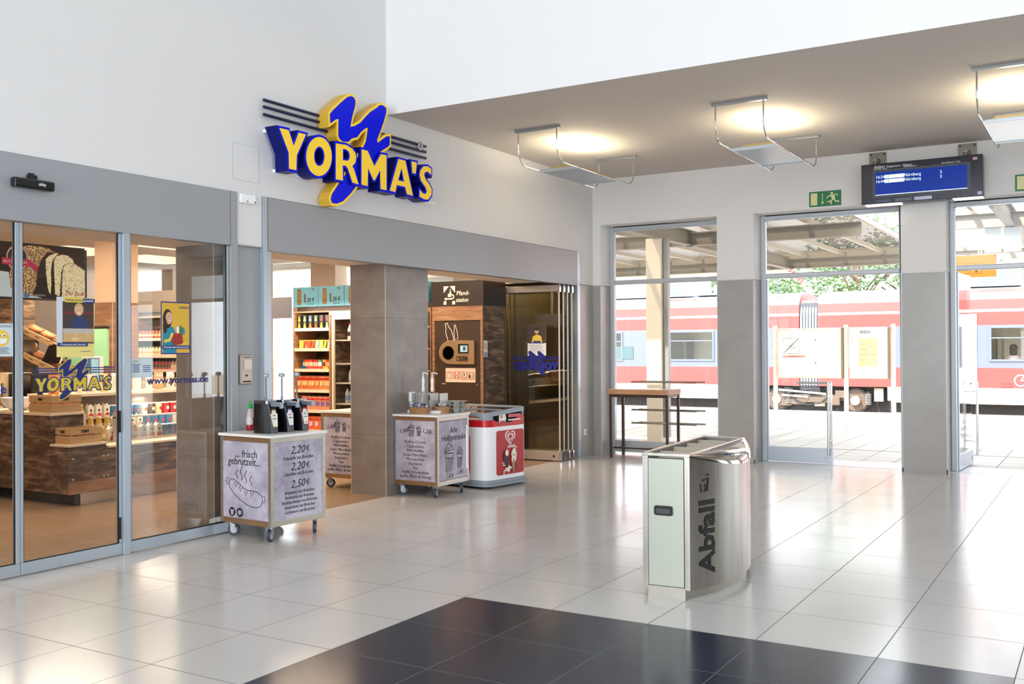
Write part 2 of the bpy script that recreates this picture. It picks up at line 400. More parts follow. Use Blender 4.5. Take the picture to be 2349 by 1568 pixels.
# windows and doors in the openings
def sheet(mb, x0, x1, y, z0, z1, m): return mb.box(x0, x1, y-.004, y+.004, z0, z1, m)
YW = 12.92
def win_frame(i, x0, x1):
    f = MB(); y0, y1 = YW-.035, YW+.045; t = .062
    f.box(x0, x0+t, y0, y1, 0, 3.215).box(x1-t, x1, y0, y1, 0, 3.215).box(x0+t, x1-t, y0, y1, 3.215-t, 3.215)
    f.box(x0+t, x1-t, y0-.012, y1, 2.39, 2.452)
    return f
for i, (x0, x1) in enumerate(OP):
    nm = ('window_%d' if i in (0,) else 'door_%d') % (i+1)
    fr = struct(nm, win_frame(i, x0, x1), ALUD, bevel=.012)
    rn = obj('frame_beading', MB().box(x0+.062, x0+.074, YW-.05, YW-.036, .0, 3.15).box(x0+.062, x1-.062, YW-.05, YW-.036, 3.138, 3.15), ALU, fr)
    obj('transom_pane', sheet(MB(), x0+.06, x1-.06, YW, 2.45, 3.155, None), GLASSW, fr)
    if i == 0:
        obj('pane', sheet(MB(), x0+.06, x1-.06, YW, .19, 2.39, None), GLASSW, fr)
        obj('bottom_rail', B(x0+.06, x1-.06, YW-.03, YW+.03, .03, .19), ALUD, fr, bevel=.006)
        for z in (1.02, .629, .447):
            r = obj('push_bar', MB().cyl((-5.76, YW-.07, z), (-4.80, YW-.07, z), .0125).cyl((-5.70, YW+.06, z), (-4.72, YW+.06, z), .0125).cyl((-5.6, YW-.07, z), (-5.6, YW+.06, z), .008).cyl((-4.9, YW-.07, z), (-4.9, YW+.06, z), .008), STEEL, fr, smooth=SM)
    else: obj('threshold', B(x0, x1, YW-.12, YW+.5, -.02, .004), ALU, fr)

def door_leaf(n, hx, ang, mirror, name, lab):
    """swing leaf; local x from the hinge along the leaf"""
    w = .84
    o = thing(name, lab, 'door', (hx, YW, 0), ang)
    s = -1 if mirror else 1
    obj('pane', MB().box(*sorted((.01*s, w*s)), -.005, .005, .19, 2.375), GLASSW, o)
    obj('bottom_rail', B(*sorted((.0, (w+.008)*s)), -.018, .018, .012, .195), ALU, o, bevel=.004)
    obj('pivot_stile', B(*sorted((.0, .03*s)), -.02, .02, .195, 2.38), ALU, o, bevel=.004)
    obj('lock', MB().cyl(((w-.07)*s, -.022, .085), ((w-.07)*s, .022, .085), .022, n=18), STEEL, o, smooth=SM)
    for q in (-1, 1):
        y = q*.075
        h = MB().cyl(((w-.035)*s, y, .115), ((w-.035)*s, y, 1.048), .0145).cyl(((w-.43)*s, y, 1.035), ((w-.022)*s, y, 1.035), .0135)
        for z in (.3, .92): h.cyl(((w-.035)*s, 0, z), ((w-.035)*s, y, z), .007)
        obj('pull_handle', h, CHROME, o, smooth=SM)
    return o
l2 = door_leaf(2, -3.86, math.radians(0), False, 'glass_door_leaf', 'frameless glass door leaf with L-shaped pull bar, closed, middle opening')
l3 = door_leaf(3, -1.56, math.radians(86), False, 'glass_door_leaf', 'glass door leaf swung open outwards in the opening under the departure board, right side')

# ------------------------------------------------------------------ storefront
fa = MB(); fa.box(XS-.09, XS+.012, 1.2, 5.845, 2.365, 2.812)
struct('trim_21', fa, GREYCLAD, bevel=.004)
struct('trim_22', B(XS-.09, XS+.014, 5.85, 5.92, 0, 2.815), GREYCLAD, bevel=.004)
struct('trim_23', B(XS-.09, XS+.012, 6.272, 12.085, 2.352, 2.81), GREYCLAD, bevel=.004)
struct('trim_24', MB().box(XS-.16, XS+.016, 6.214, 6.262, 0, 2.812).box(XS-.16, XS, 6.262, 6.32, 0, 2.352), ALU, bevel=.004)
struct('trim_25', B(XS-.12, XS+.016, 12.088, 12.162, 0, 2.812), ALU, bevel=.004)
# beam over the shop columns, shop shell
SHW = mat('shop_wall_cream', (238, 224, 208), .8)
struct('ceiling', B(-6.90, XS-.1, 1.2, 12.5, 2.375, 3.0), SHW)
struct('ceiling', B(-17, XS-.3, 0, 12.9, 3.0, 3.2), mat('shop_ceiling', (240, 232, 222), .8))
swb = MB()    # rear wall of the shop with high daylight windows
swb.box(-17, XS-.3, 12.6, 12.9, 0, .0+.001, SHW)
for x0, x1, z0, z1 in ((-17, -13.05, 0, 2.2), (-11.9, -6.5, 0, 2.3), (-11.5, -10.96, 2.3, 3.0), (-8.6, -6.5, 2.3, 3.0), (-13.3, -13.05, 2.2, 3), (-15.2, -14.9, 2.2, 3)):
    swb.box(x0, x1, 12.6, 12.9, z0, z1, SHW)
struct('wall_shop_rear', swb)
struct('wall_shop_corner', B(-8.0, -6.52, 12.55, 12.6, 0, 2.36), ramp_mat('olive_reflection_tone', [(.3, (112, 98, 66)), (.7, (150, 132, 92))], 2, (.3, 1, 3), .3))  # added slab, its olive tone imitates golden reflections in the folding glass
struct('wall_shop_side', B(-17.2, -17, 0, 12.9, 0, 3.0), SHW)
struct('wall_shop_front', B(-17, XS-.3, -.2, 0, 0, 3.0), SHW)
sgw = MB()
for x0, x1, z0 in ((-13.05, -11.9, 0.0),): sheet(sgw, x0, x1, 12.7, z0, 3.0, None)
struct('window_21', MB().box(-13.05, -11.9, 12.68, 12.7, .0, 3.0), GLASSW)
struct('window_22', MB().box(-12.52, -12.46, 12.64, 12.7, 0, 3.0).box(-10.42, -10.36, 12.64, 12.7, 2.3, 3.0), SHW)
# stone clad columns
def column(x0, x1, y0, y1, lab, nm='trim_31'):
    o = MB().box(x0, x1, y0, y1, 0, 2.375)
    c = struct(nm, o, CONC)
    j = MB()
    for z in (.62, 1.82): j.box(x0-.0006, x1+.0006, y0-.0006, y1+.0006, z-.0015, z+.0015)
    obj('tile_joint', j, mat('joint_grey', (92, 84, 78), .7), c)
    obj('corner_bead', MB().box(x1-.005, x1+.0012, y0-.0012, y0+.005, 0, 2.375).box(x0-.0012, x0+.005, y0-.0012, y0+.004, 0, 2.375), mat('bead_cream', (206, 184, 160), .4), c)
column(-6.785, -6.325, 8.035, 8.775, '', 'trim_31')
column(-6.775, -6.325, 5.765, 6.2, '', 'trim_32')

# glazed sliding front, left: stiles seen at y 3.99-4.03, 4.80-4.86, 5.78
def front_leaf(name, y0, y1, x, lab, fixed=False, st=.03):
    t = thing(name, lab, 'door' if not fixed else 'window', (x, (y0+y1)/2, 0))
    h = (y1-y0)/2
    obj('bottom_rail', B(-.02, .02, -h, h, .008, .088), ALU, t, bevel=.003)
    obj('stile', B(-.02, .02, -h, -h+st, .088, 2.36), ALU, t, bevel=.003)
    obj('stile', B(-.02, .02, h-st, h, .088, 2.36), ALU, t, bevel=.003)
    obj('pane', B(-.004, .004, -h+st, h-st, .088, 2.36), GLASS, t)
    obj('gasket', MB().box(.004, .012, -h+st, -h+st+.008, .088, 2.36).box(.004, .012, h-st-.008, h-st, .088, 2.36).box(.004, .012, -h+st, h-st, .088, .095), BLACK, t)
    return t
front_leaf('sliding_door', 3.07, 4.003, XS-.03, 'sliding glass door at the left picture edge, cut off by it, beside the logo door')
sd = front_leaf('sliding_door', 4.006, 4.80, XS-.03, 'sliding glass door with yellow and blue lettering logo, left of the bulky alloy post', st=.02)
obj('finger_pull', MB().box(.0, .022, .372, .39, .90, 1.06).box(.0, .022, .372, .39, .12, .28), BLACK, sd)
front_leaf('fixed_shop_window', 4.862, 5.848, XS-.03, 'fixed storefront pane with the cleaning poster, between alloy post and grey jamb', True, .022)
struct('trim_26', B(XS-.07, XS+.012, 4.802, 4.86, 0, 2.365), ALU, bevel=.004)
struct('trim_27', MB().box(XS-.05, XS+.0, 1.4, 3.06, .0, 2.36), GREYCLAD)
s = thing('motion_sensor', 'black automatic door sensor bar on the grey fascia over the sliding doors', 'sensor', (XS+.012, 4.07, 2.62))
obj('sensor_housing', MB().box(0.0, .055, -.145, .145, -.035, .03), PLB, s, bevel=.012, seg=3)
obj('bracket', MB().box(.0, .03, -.03, .03, .03, .06).box(0, .012, -.02, .02, .06, .075), PLB, s)
text('ability', .03, FX((.055, .05, 0)), PLW, s, fitw=.055)

# switch plate, sockets
s = thing('key_switch', 'steel door key switch plate with white button, on grey panel behind sauce cart', 'switch', (XS-.035, 6.04, 1.21))
obj('plate', B(0, .022, -.07, .07, 0, .25), mat('plate_warm_grey', (176, 164, 152), .35, .6), s, bevel=.012, seg=3)
obj('button', B(.022, .03, -.03, .055, .125, .205), mat('button_cream', (232, 214, 198), .4), s, bevel=.004)
obj('keyhole', MB().cyl((.022, 0, .075), (.027, 0, .075), .009, n=12), BLACK, s); obj('slot', B(.022, .025, -.04, .05, .018, .03), BLACK, s); obj('slot', B(.022, .025, -.04, .05, .225, .231), BLACK, s)
s = thing('wall_socket', 'double white socket outlet high on the wall between the two fascias', 'socket', (XS, 6.035, 2.73))
for k, y in enumerate((-.045, .04)):
    q = obj('socket_flap', B(0, .028, y-.042, y+.04, 0, .075), PLW, s, bevel=.006)
    obj('screw_cover', MB().cyl((.028, y+.025, .015), (.034, y+.025, .015), .008, n=10), CHROME, q)
s = tag(obj('wall_socket', B(0, .014, -.035, .035, 0, .08), PLW, None, (XS, 12.30, .30), bevel=.004), 'small white socket low on the grey wall beside the folded glass doors', 'socket')
obj('socket_insert', B(.014, .017, -.022, .022, .02, .062), mat('socket_shadow', (200, 200, 198), .5), s)

# folded glass doors of the entrance
for k, (y, xin, w) in enumerate(((11.60, -6.235, .92), (11.72, -6.235, .90), (11.84, -6.235, .90), (11.96, -6.235, .90))):
    t = thing('folding_glass_door', ['glass folding door panel parked front most, with mirrored blue logo and poster', 'glass folding door panel parked second from the front of the stack', 'glass folding door panel parked third from the front of the stack', 'glass folding door panel parked rearmost, next to the alloy jamb'][k], 'door', (xin, y, 0), 0, 'parked folding glass doors')
    obj('pane', B(-w, 0, -.005, .005, .13, 2.25), GLASSD, t)
    obj('top_rail', B(-w, .002, -.018, .018, 2.25, 2.335), mat('satin_alloy_rail', (196, 186, 176), .35, .5), t, bevel=.003)
    obj('bottom_rail', B(-w, .002, -.018, .018, .012, .135), mat('satin_alloy_rail', (196, 186, 176), .35, .5), t, bevel=.003)
    obj('edge_profile', MB().box(-.004, .008, -.009, .009, .135, 2.25).box(-w-.004, -w+.004, -.009, .009, .135, 2.25), mat('edge_profile_alloy', (216, 208, 198), .4, .2), t)
    obj('hinge', MB().box(.0, .02, -.02, .02, .02, .125).box(.0, .02, -.02, .02, 2.245, 2.33).cyl((.012, 0, 2.33), (.012, 0, 2.365), .01, n=10), CHROME, t)
    obj('lock', MB().cyl((-.08, -.024, .07), (-.08, -.016, .07), .016, n=14), BLACK, t)
fp = bpy.data.objects['folding_glass_door']
struct('trim_28', B(-7.25, XS-.1, 11.55, 12.05, 2.366, 2.376), BLACK)
SG = {'Y':[[6.232,3.382],[6.339,3.385],[6.402,3.258],[6.465,3.385],[6.555,3.386],[6.439,3.185],[6.432,3.053],[6.345,3.053],[6.341,3.192]],'R':[[6.95,3.376],[7.099,3.386],[7.174,3.367],[7.219,3.337],[7.235,3.294],[7.222,3.242],[7.176,3.202],[7.198,3.184],[7.265,3.046],[7.182,3.051],[7.116,3.172],[7.085,3.193],[7.041,3.189],[7.044,3.049],[6.948,3.049]],'Rh':[[7.045,3.343],[7.092,3.345],[7.13,3.331],[7.145,3.3],[7.136,3.262],[7.11,3.241],[7.044,3.239]],'M':[[7.316,3.383],[7.402,3.383],[7.503,3.252],[7.604,3.384],[7.69,3.388],[7.687,3.047],[7.598,3.047],[7.592,3.231],[7.509,3.12],[7.489,3.119],[7.407,3.224],[7.399,3.047],[7.311,3.05]],'A':[[7.883,3.383],[7.992,3.383],[8.115,3.048],[8.021,3.05],[7.989,3.121],[7.85,3.12],[7.828,3.047],[7.74,3.05]],'Ah':[[7.931,3.304],[7.974,3.168],[7.872,3.172]],'q':[[8.099,3.393],[8.185,3.395],[8.165,3.278],[8.113,3.278]],'S':[[8.437,3.368],[8.375,3.386],[8.304,3.375],[8.253,3.331],[8.234,3.278],[8.257,3.222],[8.341,3.16],[8.36,3.121],[8.333,3.092],[8.278,3.097],[8.236,3.127],[8.232,3.054],[8.309,3.036],[8.379,3.042],[8.435,3.094],[8.443,3.155],[8.404,3.201],[8.334,3.246],[8.308,3.288],[8.327,3.319],[8.377,3.331],[8.434,3.307]],'O':[[6.893,3.247],[6.887,3.292],[6.87,3.332],[6.843,3.364],[6.808,3.386],[6.767,3.396],[6.724,3.395],[6.681,3.381],[6.641,3.357],[6.607,3.323],[6.581,3.283],[6.564,3.238],[6.558,3.193],[6.564,3.149],[6.58,3.11],[6.605,3.078],[6.639,3.056],[6.679,3.044],[6.722,3.044],[6.765,3.057],[6.806,3.08],[6.841,3.114],[6.869,3.154],[6.886,3.2]],'Oh':[[6.797,3.233],[6.794,3.26],[6.784,3.283],[6.768,3.3],[6.749,3.309],[6.727,3.309],[6.705,3.301],[6.686,3.286],[6.67,3.264],[6.66,3.238],[6.657,3.21],[6.66,3.184],[6.669,3.161],[6.685,3.144],[6.704,3.135],[6.726,3.134],[6.747,3.142],[6.767,3.157],[6.783,3.179],[6.793,3.205]],'W':[[6.898,3.636],[6.941,3.681],[7.039,3.763],[7.14,3.842],[7.191,3.863],[7.236,3.858],[7.257,3.825],[7.248,3.777],[7.209,3.677],[7.179,3.572],[7.24,3.591],[7.331,3.642],[7.411,3.717],[7.478,3.773],[7.573,3.831],[7.622,3.867],[7.67,3.875],[7.719,3.856],[7.719,3.813],[7.683,3.727],[7.626,3.612],[7.571,3.516],[7.587,3.493],[7.654,3.539],[7.724,3.582],[7.773,3.591],[7.772,3.508],[7.751,3.487],[7.639,3.424],[7.556,3.35],[7.46,3.241],[7.353,3.123],[7.261,3.031],[7.177,2.949],[7.07,2.865],[6.983,2.832],[6.922,2.83],[6.902,2.864],[6.923,2.916],[7.009,3.013],[7.122,3.131],[7.224,3.23],[7.329,3.356],[7.409,3.479],[7.439,3.612],[7.397,3.6],[7.331,3.55],[7.278,3.494],[7.201,3.468],[7.15,3.429],[7.074,3.416],[7.025,3.436],[7.012,3.459],[7.016,3.615],[6.977,3.603],[6.903,3.552]],'reg':[[8.252,3.571]]}
# ------------------------------------------------------------------ big illuminated shop sign
def T2(L_, cy=7.4, cz=3.3, k=1): return [((a-cy)*k, (b-cz)*k) for a, b in L_]
GL = [('Y', None), ('O', 'Oh'), ('R', 'Rh'), ('M', None), ('A', 'Ah'), ('q', None), ('S', None)]
sg = thing('shop_sign', 'large blue and yellow shop sign with swooping emblem on the wall over the entrance', 'sign', (XS, 7.4, 3.3))
M = FX((0, 0, 0))
for z in (3.632, 3.574, 3.508):
    obj('stripe', MB().cyl((.05, 6.19-7.4, z-3.3), (.05, 8.535-7.4, z-3.3), .014, n=10), NAVY, sg, smooth=SM)
obj('mounting_rail', MB().box(0, .045, -1.06, 1.32, -.262, -.235).box(0, .045, -1.17, 1.1, .065, .09), PLW, sg)
sw = T2(SG['W']); swo = offset_poly(sw, .023)
em = obj('emblem', MB().prism([swo], .045, .165, M, SYEL, SYELS), None, sg)
obj('emblem_face', MB().prism([sw], .166, .169, M, SBLUE), None, em)
for k, hk in GL:
    P = T2(SG[k]); Ho = [T2(SG[hk])] if hk else []
    out = offset_poly(P, .021); hi = [offset_poly(h, -.017) for h in Ho]
    l = obj('sign_letter', MB().prism([out, *hi], .05, .188, M, SBLUE, SDBLUE), None, sg)
    obj('letter_face', MB().prism([P, *Ho], .189, .192, M, SYEL), None, l)
rg = obj('registered_mark', Flat(FX((.066, 8.42-7.4, 3.613-3.3)), .001).ell(0, 0, .052, .048, NAVY, n=28).ell(0, 0, .045, .041, mat('sign_grey_disc', (205, 203, 200), .4), n=28).mb, None, sg)
text('R', .075, FX((.069, 8.42-7.4, 3.613-3.3)), NAVY, rg)

def decal_logo(parent, M, k, yellow, blue, mirror=False, fy=1):
    sx = -1 if mirror else 1
    cv = lambda L_: [(sx*a*k, b*k*fy) for a, b in L_]
    f = Flat(M, .0003)
    for z in (.332, .274, .208): f.poly(cv([(-1.2, z-.013), (1.2, z-.013), (1.2, z+.013), (-1.2, z+.013)]), blue)
    f.poly(cv(swo), yellow if yellow else blue); f.poly(cv(sw), blue)
    for kk, hk in GL:
        P = T2(SG[kk]); Ho = [T2(SG[hk])] if hk else []
        f.poly(cv(offset_poly(P, .03)), blue, [cv(offset_poly(h, -.02)) for h in Ho]); 
        f.poly(cv(P), yellow if yellow else blue, [cv(h) for h in Ho])
    return f.build('logo_decal', parent)
DYEL = mat('decal_yellow', (206, 182, 40), .5); DNAV = mat('decal_navy', (18, 32, 110), .5)
sdd = bpy.data.objects['sliding_door.001']
decal_logo(sdd, FX((.006, 4.435-4.403, 1.291)), .268, DYEL, DNAV)
fxw = bpy.data.objects['fixed_shop_window']
text('www.yormas.de', .075, FX((.006, 5.335-5.355, 1.268)), DNAV, fxw, 'web_address', fitw=.60, off=.0015)
text('www.yormas.de', .085, FX((.006, 3.59-3.5365, 1.25)), DNAV, bpy.data.objects['sliding_door'], 'web_address', fitw=.66, off=.0015)
decal_logo(fp, FY((-.36, -.0125, 1.285)), .30, None, mat('decal_blue_dark', (10, 24, 130), .5), True)

# ------------------------------------------------------------------ suspended ceiling lamps
TUBE = mat('fluorescent_tube', (255, 236, 200), .4, emit=12)
LW = mat('lamp_reflector_white', (236, 236, 232), .35)
def lamp(x, lab):
    t = thing('ceiling_lamp', lab, 'lamp', (x, 10.24, ZC), 0, 'suspended lamps under the low ceiling')
    z1 = -.372
    for s_, y in ((-1, -.99), (1, .99)):
        obj('ceiling_plate', B(-.27, .27, y-.022, y+.022, -.03, 0), mat('lamp_plate_grey', (150, 152, 154), .4, .6), t, bevel=.004)
    for s_ in (-1, 1):
        x_ = s_*.235
        p = [(x_, -.99, -.03), (x_, -.99, -.21)] + [(x_, -.99+.16-.16*math.cos(a), -.21-.16*math.sin(a)) for a in (PI/12*i for i in range(1, 7))]
        p += [(x_, .99-.16+.16*math.sin(a), -.21-.16*math.cos(a)) for a in (PI/12*i for i in range(0, 7))] + [(x_, .99, -.03)]
        obj('suspension_rod', MB().tube(p, .0075, 8), CHROME, t, smooth=SM)
    pn = obj('reflector_panel', MB().box(-.228, .228, -.489, .489, z1-.006, z1+.002, ALU), None, t)
    for s_ in (-1, 1): obj('end_bar', B(-.23, .23, s_*.5025-.0125, s_*.5025+.0125, z1-.016, z1+.02), mat('lamp_bar_silver', (190, 196, 200), .35, .5), t, bevel=.003)
    obj('lamp_tray', MB().box(-.15, .15, -.42, -.405, z1+.012, z1+.06).box(-.15, .15, .405, .42, z1+.012, z1+.06).box(-.165, -.15, -.42, .42, z1+.012, z1+.05).box(.15, .165, -.42, .42, z1+.012, z1+.05), mat('lamp_brass_side', (196, 168, 110), .35, .5), t)
    for s_ in (-1, 1): obj('light_tube', MB().cyl((.05*s_, -.38, z1+.04), (.05*s_, .38, z1+.04), .014, n=10), TUBE, t, smooth=SM)
    l = bpy.data.lights.new('lamp_light', 'AREA'); l.shape = 'RECTANGLE'; l.size = .16; l.size_y = .8; l.energy = 10; l.color = (1, .88, .62)
    o = bpy.data.objects.new('lamp_light', l); COL.objects.link(o); o.parent = t; o.location = (0, 0, z1+.062); o.rotation_euler = (PI, 0, 0)
lamp(-5.22, 'suspended up-lighter lamp nearest the left wall, with warm pool on ceiling')
lamp(-3.01, 'suspended up-lighter lamp in the middle, left of the departure board')
lamp(-.71, 'suspended up-lighter lamp cut by the right picture edge, above the departure board')

# ------------------------------------------------------------------ departure board
b = thing('departure_board', 'dark blue departure display with two train lines, hung under the low ceiling', 'board', (-1.86, 12.32, 3.18))
NV = mat('board_navy_case', (10, 12, 40), .25)
obj('case', B(-.66, .655, 0, .16, 0, .475), NV, b, bevel=.006)
fr = Flat(FY((0, -.0005, 0)))
fr.rect(-.535, .53, .07, .40, mat('board_bezel', (62, 68, 78), .4))
bz = fr.build('screen_bezel', b)
SCB = mat('screen_blue', (0, 44, 140), .3, emit=.5, spec=.2); SCW = mat('screen_white', (225, 240, 235), .4, emit=.8)
sf = Flat(FY((0, -.003, 0)), .0005)
sf.rect(-.50, .495, .095, .37, SCB).rect(-.50, .495, .098, .106, SCW)
for z in (.31, .258): sf.rect(-.395, -.18, z-.019, z+.023, SCW)
for x in (-.178, .157): sf.rect(x, x+.003, .11, .36, mat('screen_line', (10, 44, 128), .4, emit=.2))
sc = sf.build('screen', b)
for z, t_ in ((.312, '16:24'), (.26, '16:44')):
    text(t_, .048, FY((-.445, -.006, z)), SCW, sc, fitw=.09); text('S3', .044, FY((-.362, -.0075, z)), mat('screen_grey_text', (120, 150, 150), .5), sc)
    text('Nürnberg', .05, FY((-.086, -.006, z)), SCW, sc, fitw=.18); text('2', .048, FY((.22, -.006, z)), SCW, sc)
text('Abfahrt', .05, FY((-.515, -.0015, .432)), PLW, b, align='LEFT', fitw=.125); text('Departure / Départ', .036, FY((-.378, -.0015, .43)), PLW, b, align='LEFT', shear=.25)
text('Zeit Time / Heure', .02, FY((-.515, -.0015, .408)), PLW, b, align='LEFT'); text('Ziel Destination', .022, FY((-.185, -.0015, .412)), PLW, b, align='LEFT')
text('Gleis Platform / Voie', .024, FY((.22, -.0015, .412)), PLW, b, align='LEFT')
sq = lambda *a: Flat(FY((0, -.0005, 0)), .0012).rect(*a).build('sticker', b)
sq(.555, .60, .415, .445, mat('db_red_white', (226, 190, 190), .5)); sq(.6, .645, .02, .055, mat('sticker_lilac', (196, 196, 226), .5)); sq(-.07, .12, .012, .05, mat('sticker_lilac', (196, 196, 226), .5))
sq(-.5, -.33, .012, .045, mat('sticker_dim', (74, 84, 116), .5)); sq(-.28, -.1, .012, .048, mat('sticker_dim2', (96, 110, 120), .5))
text('DB', .024, FY((.5775, -.003, .43)), RED, b)
UL = mat('board_underlight', (255, 240, 224), .4, emit=1.5)
obj('under_light', B(-.62, -.22, .01, .15, -.012, -.001), UL, b); obj('under_light', B(.34, .65, .01, .15, -.012, -.001), UL, b)
MT = mat('steel_plate_worn', (128, 120, 112), .4, .7)
for x in (-.52, .47):
    q = obj('wall_plate', B(x-.1, x+.1, .258, .266, .475-.03, .655), MT, b)
    obj('bolt', MB().cyl((x-.075, .262, .63), (x-.075, .252, .63), .012, n=8).cyl((x+.075, .262, .63), (x+.075, .252, .63), .012, n=8), BLACK, q)
    obj('bracket_arm', MB().cyl((x, .262, .55), (x, .10, .52), .03, n=14).cyl((x, .10, .53), (x, .10, .46), .026, n=14), MT, q, smooth=SM)

# ------------------------------------------------------------------ exit signs
GRN = mat('exit_green', (0, 116, 66), .4); PHO = mat('exit_pale_yellow', (226, 222, 168), .5)
def exit_sign(x0, lab):
    t = thing('exit_sign', lab, 'sign', (x0+.195, YB, 3.238))
    obj('board', B(-.195, .195, -.006, 0, 0, .188), GRN, t)
    f = Flat(FY((0, -.0065, 0)), .0004)
    f.rect(-.175, -.095, .02, .168, PHO); f.rect(-.035, -.027, .05, .16, PHO).poly([(-.031, .022), (-.012, .056), (-.05, .056)], PHO)
    f.ell(.083, .155, .0155, .0155, PHO)
    f.poly([(.055, .135), (.10, .138), (.118, .118), (.122, .085), (.108, .072), (.085, .085), (.07, .115)], PHO)
    f.line([(.06, .13), (.035, .115), (.022, .095)], .013, PHO); f.line([(.105, .133), (.138, .14), (.155, .118)], .013, PHO)
    f.line([(.095, .082), (.07, .052), (.075, .018)], .017, PHO); f.line([(.112, .08), (.128, .052), (.172, .048)], .016, PHO); f.line([(.075, .055), (.045, .055), (.025, .05)], .012, PHO)
    f.build('pictogram', t)
exit_sign(-3.205, 'green emergency exit sign with running figure left of the departure board')
exit_sign(-.90, 'green emergency exit sign cut off by the right picture edge')

# ------------------------------------------------------------------ litter bin
bin_ = thing('litter_bin', 'tall brushed steel waste bin with bulging side, standing on grey floor tiles', 'bin', (-2.29, 5.60, 0), math.radians(3.4))
Lb, hw, bl = 1.27, .147, .165
def bulge(y, k=1): return hw+bl*k*math.sin(PI*y/Lb)**.9
ys = [Lb*i/28 for i in range(29)]
def plan(off=0, k=1): return [(bulge(y, k)-off, y) for y in ys] + [(-bulge(y, .72*k)+off, y) for y in reversed(ys)]
HB = .86
obj('plinth', MB().prism([plan(.03)], 0, .062), mat('plinth_steel', (176, 172, 160), .35, .8), bin_, smooth=.5)
# body shell: sides follow the bulge, open top with compartments
bd = MB(); bz = [.055, .62, .80]
def topz(y): return HB-.012-.085*math.sin(PI*y/Lb)
for s_ in (1, -1):
    kb = 1 if s_ > 0 else .72
    P = [[(s_*bulge(y, kb), y, z) for y in ys] for z in (.055, .70)] + [[(s_*bulge(y, kb), y, topz(y)) for y in ys]]
    bd.grid(P if s_ > 0 else [r[::-1] for r in P])
bd.box(-hw, hw, Lb-.004, Lb, .055, HB).box(-hw, -hw+.034, 0, .006, .055, HB-.01).box(hw-.034, hw, 0, .006, .055, HB-.01).box(-hw, hw, 0.003, .008, .055, .09)
obj('body', bd, STEEL, bin_, smooth=.5)
hd = MB()
for s_ in (1, -1):
    P = []; kb = 1 if s_ > 0 else .72
    for i in range(9):
        t = i/8
        P.append([(s_*(hw+(bulge(y, kb)+.004-hw)*math.sin(t*PI/2)**.85), y, HB-(HB-topz(y)+.004)*(1-math.cos(t*PI/2))) for y in ys])
    hd.grid(P if s_ < 0 else [r[::-1] for r in P])
obj('hood', hd, POLISH, bin_, smooth=.7)
rim = MB().box(-hw-.002, -hw+.012, 0, Lb, HB-.01, HB+.004).box(hw-.012, hw+.002, 0, Lb, HB-.01, HB+.004).box(-hw, hw, -.004, .02, HB-.014, HB+.004).box(-hw, hw, Lb-.014, Lb, HB-.012, HB+.004)
obj('rim', rim, STEEL, bin_, bevel=.002)
obj('inner_bin', MB().box(-hw+.012, hw-.012, .02, Lb-.02, HB-.30, HB-.296).box(-hw+.012, -hw+.014, .02, Lb-.02, HB-.3, HB-.01).box(hw-.014, hw-.012, .02, Lb-.02, HB-.3, HB-.01), mat('bin_inside', (120, 114, 106), .5, .5), bin_)
for y in (.22, .50, .78, 1.04):
    obj('divider', MB().add([(-hw+.013, y+.06, HB-.012), (hw-.013, y+.06, HB-.012), (hw-.013, y-.03, HB-.14), (-hw+.013, y-.03, HB-.14), (-hw+.013, y+.068, HB-.012), (hw-.013, y+.068, HB-.012), (hw-.013, y-.022, HB-.14), (-hw+.013, y-.022, HB-.14)],
        [(0, 3, 2, 1), (4, 5, 6, 7), (0, 1, 5, 4), (3, 7, 6, 2), (0, 4, 7, 3), (1, 2, 6, 5)]), mat('bin_flap', (190, 180, 164), .4, .4), bin_)
dr = obj('door', B(-hw+.038, hw-.036, -.006, .002, .07, HB-.028), mat('door_pale_steel', (176, 180, 166), .42, .55), bin_, bevel=.002)
obj('door_gap', MB().box(-hw+.034, hw-.032, -.001, .001, .066, HB-.024), BLACK, dr)
hn = obj('handle', MB().prism([rrect(-.058, .058, -.029, .029, .014)], 0, .012, FY((-.012, -.006, .522))), PLB, dr, bevel=.002)
obj('grip', MB().prism([rrect(-.04, .046, -.016, .012, .006)], .012, .02, FY((-.012, -.006, .522))), mat('handle_grey', (60, 62, 68), .35), hn)
# lettering runs up the bulging side
lm = text_mesh('Abfall', .19, Matrix(), mat('black_foil', (20, 17, 20), .45), ext=0, align='LEFT', off=.006, fitw=.45, yalign='BOTTOM_BASELINE')
for v in lm.vertices:
    a, c = v.co.x, v.co.y; y = .205-c*1.0; v.co = (bulge(y)+.0022, y, .14+a)
lm.update(); obj('lettering', lm, None, bin_)
pf = Flat(Matrix(), 0)
for q in ([(.035, .0), (.075, .0), (.075, .006), (.041, .006), (.041, .05), (.035, .05)], [(0, .0), (.006, 0), (.006, .05), (0, .05)], [(.0, .0), (.03, .0), (.03, .006), (.0, .006)]): pf.poly(q, INK)
pf = Flat(Matrix(), 0).line([(.0, .055), (.004, .0), (.030, .0), (.034, .055)], .006, INK).ell(.022, .08, .008, .008, INK).line([(.045, .0), (.05, .05), (.052, .095)], .011, INK).ell(.052, .115, .009, .009, INK).line([(.05, .09), (.03, .085)], .007, INK)
pm = pf.mb.mesh('pictogram', INK)
for v in pm.vertices:
    c, a = v.co.x, v.co.y; y = .085+c*1.25; v.co = (bulge(y)+.0024, y, .632+a*.85)
obj('pictogram', pm, None, bin_)
obj('screw', MB().cyl((bulge(.98)-.002, .98, .755), (bulge(.98)+.005, .98, .755), .008, n=10), CHROME, bin_)

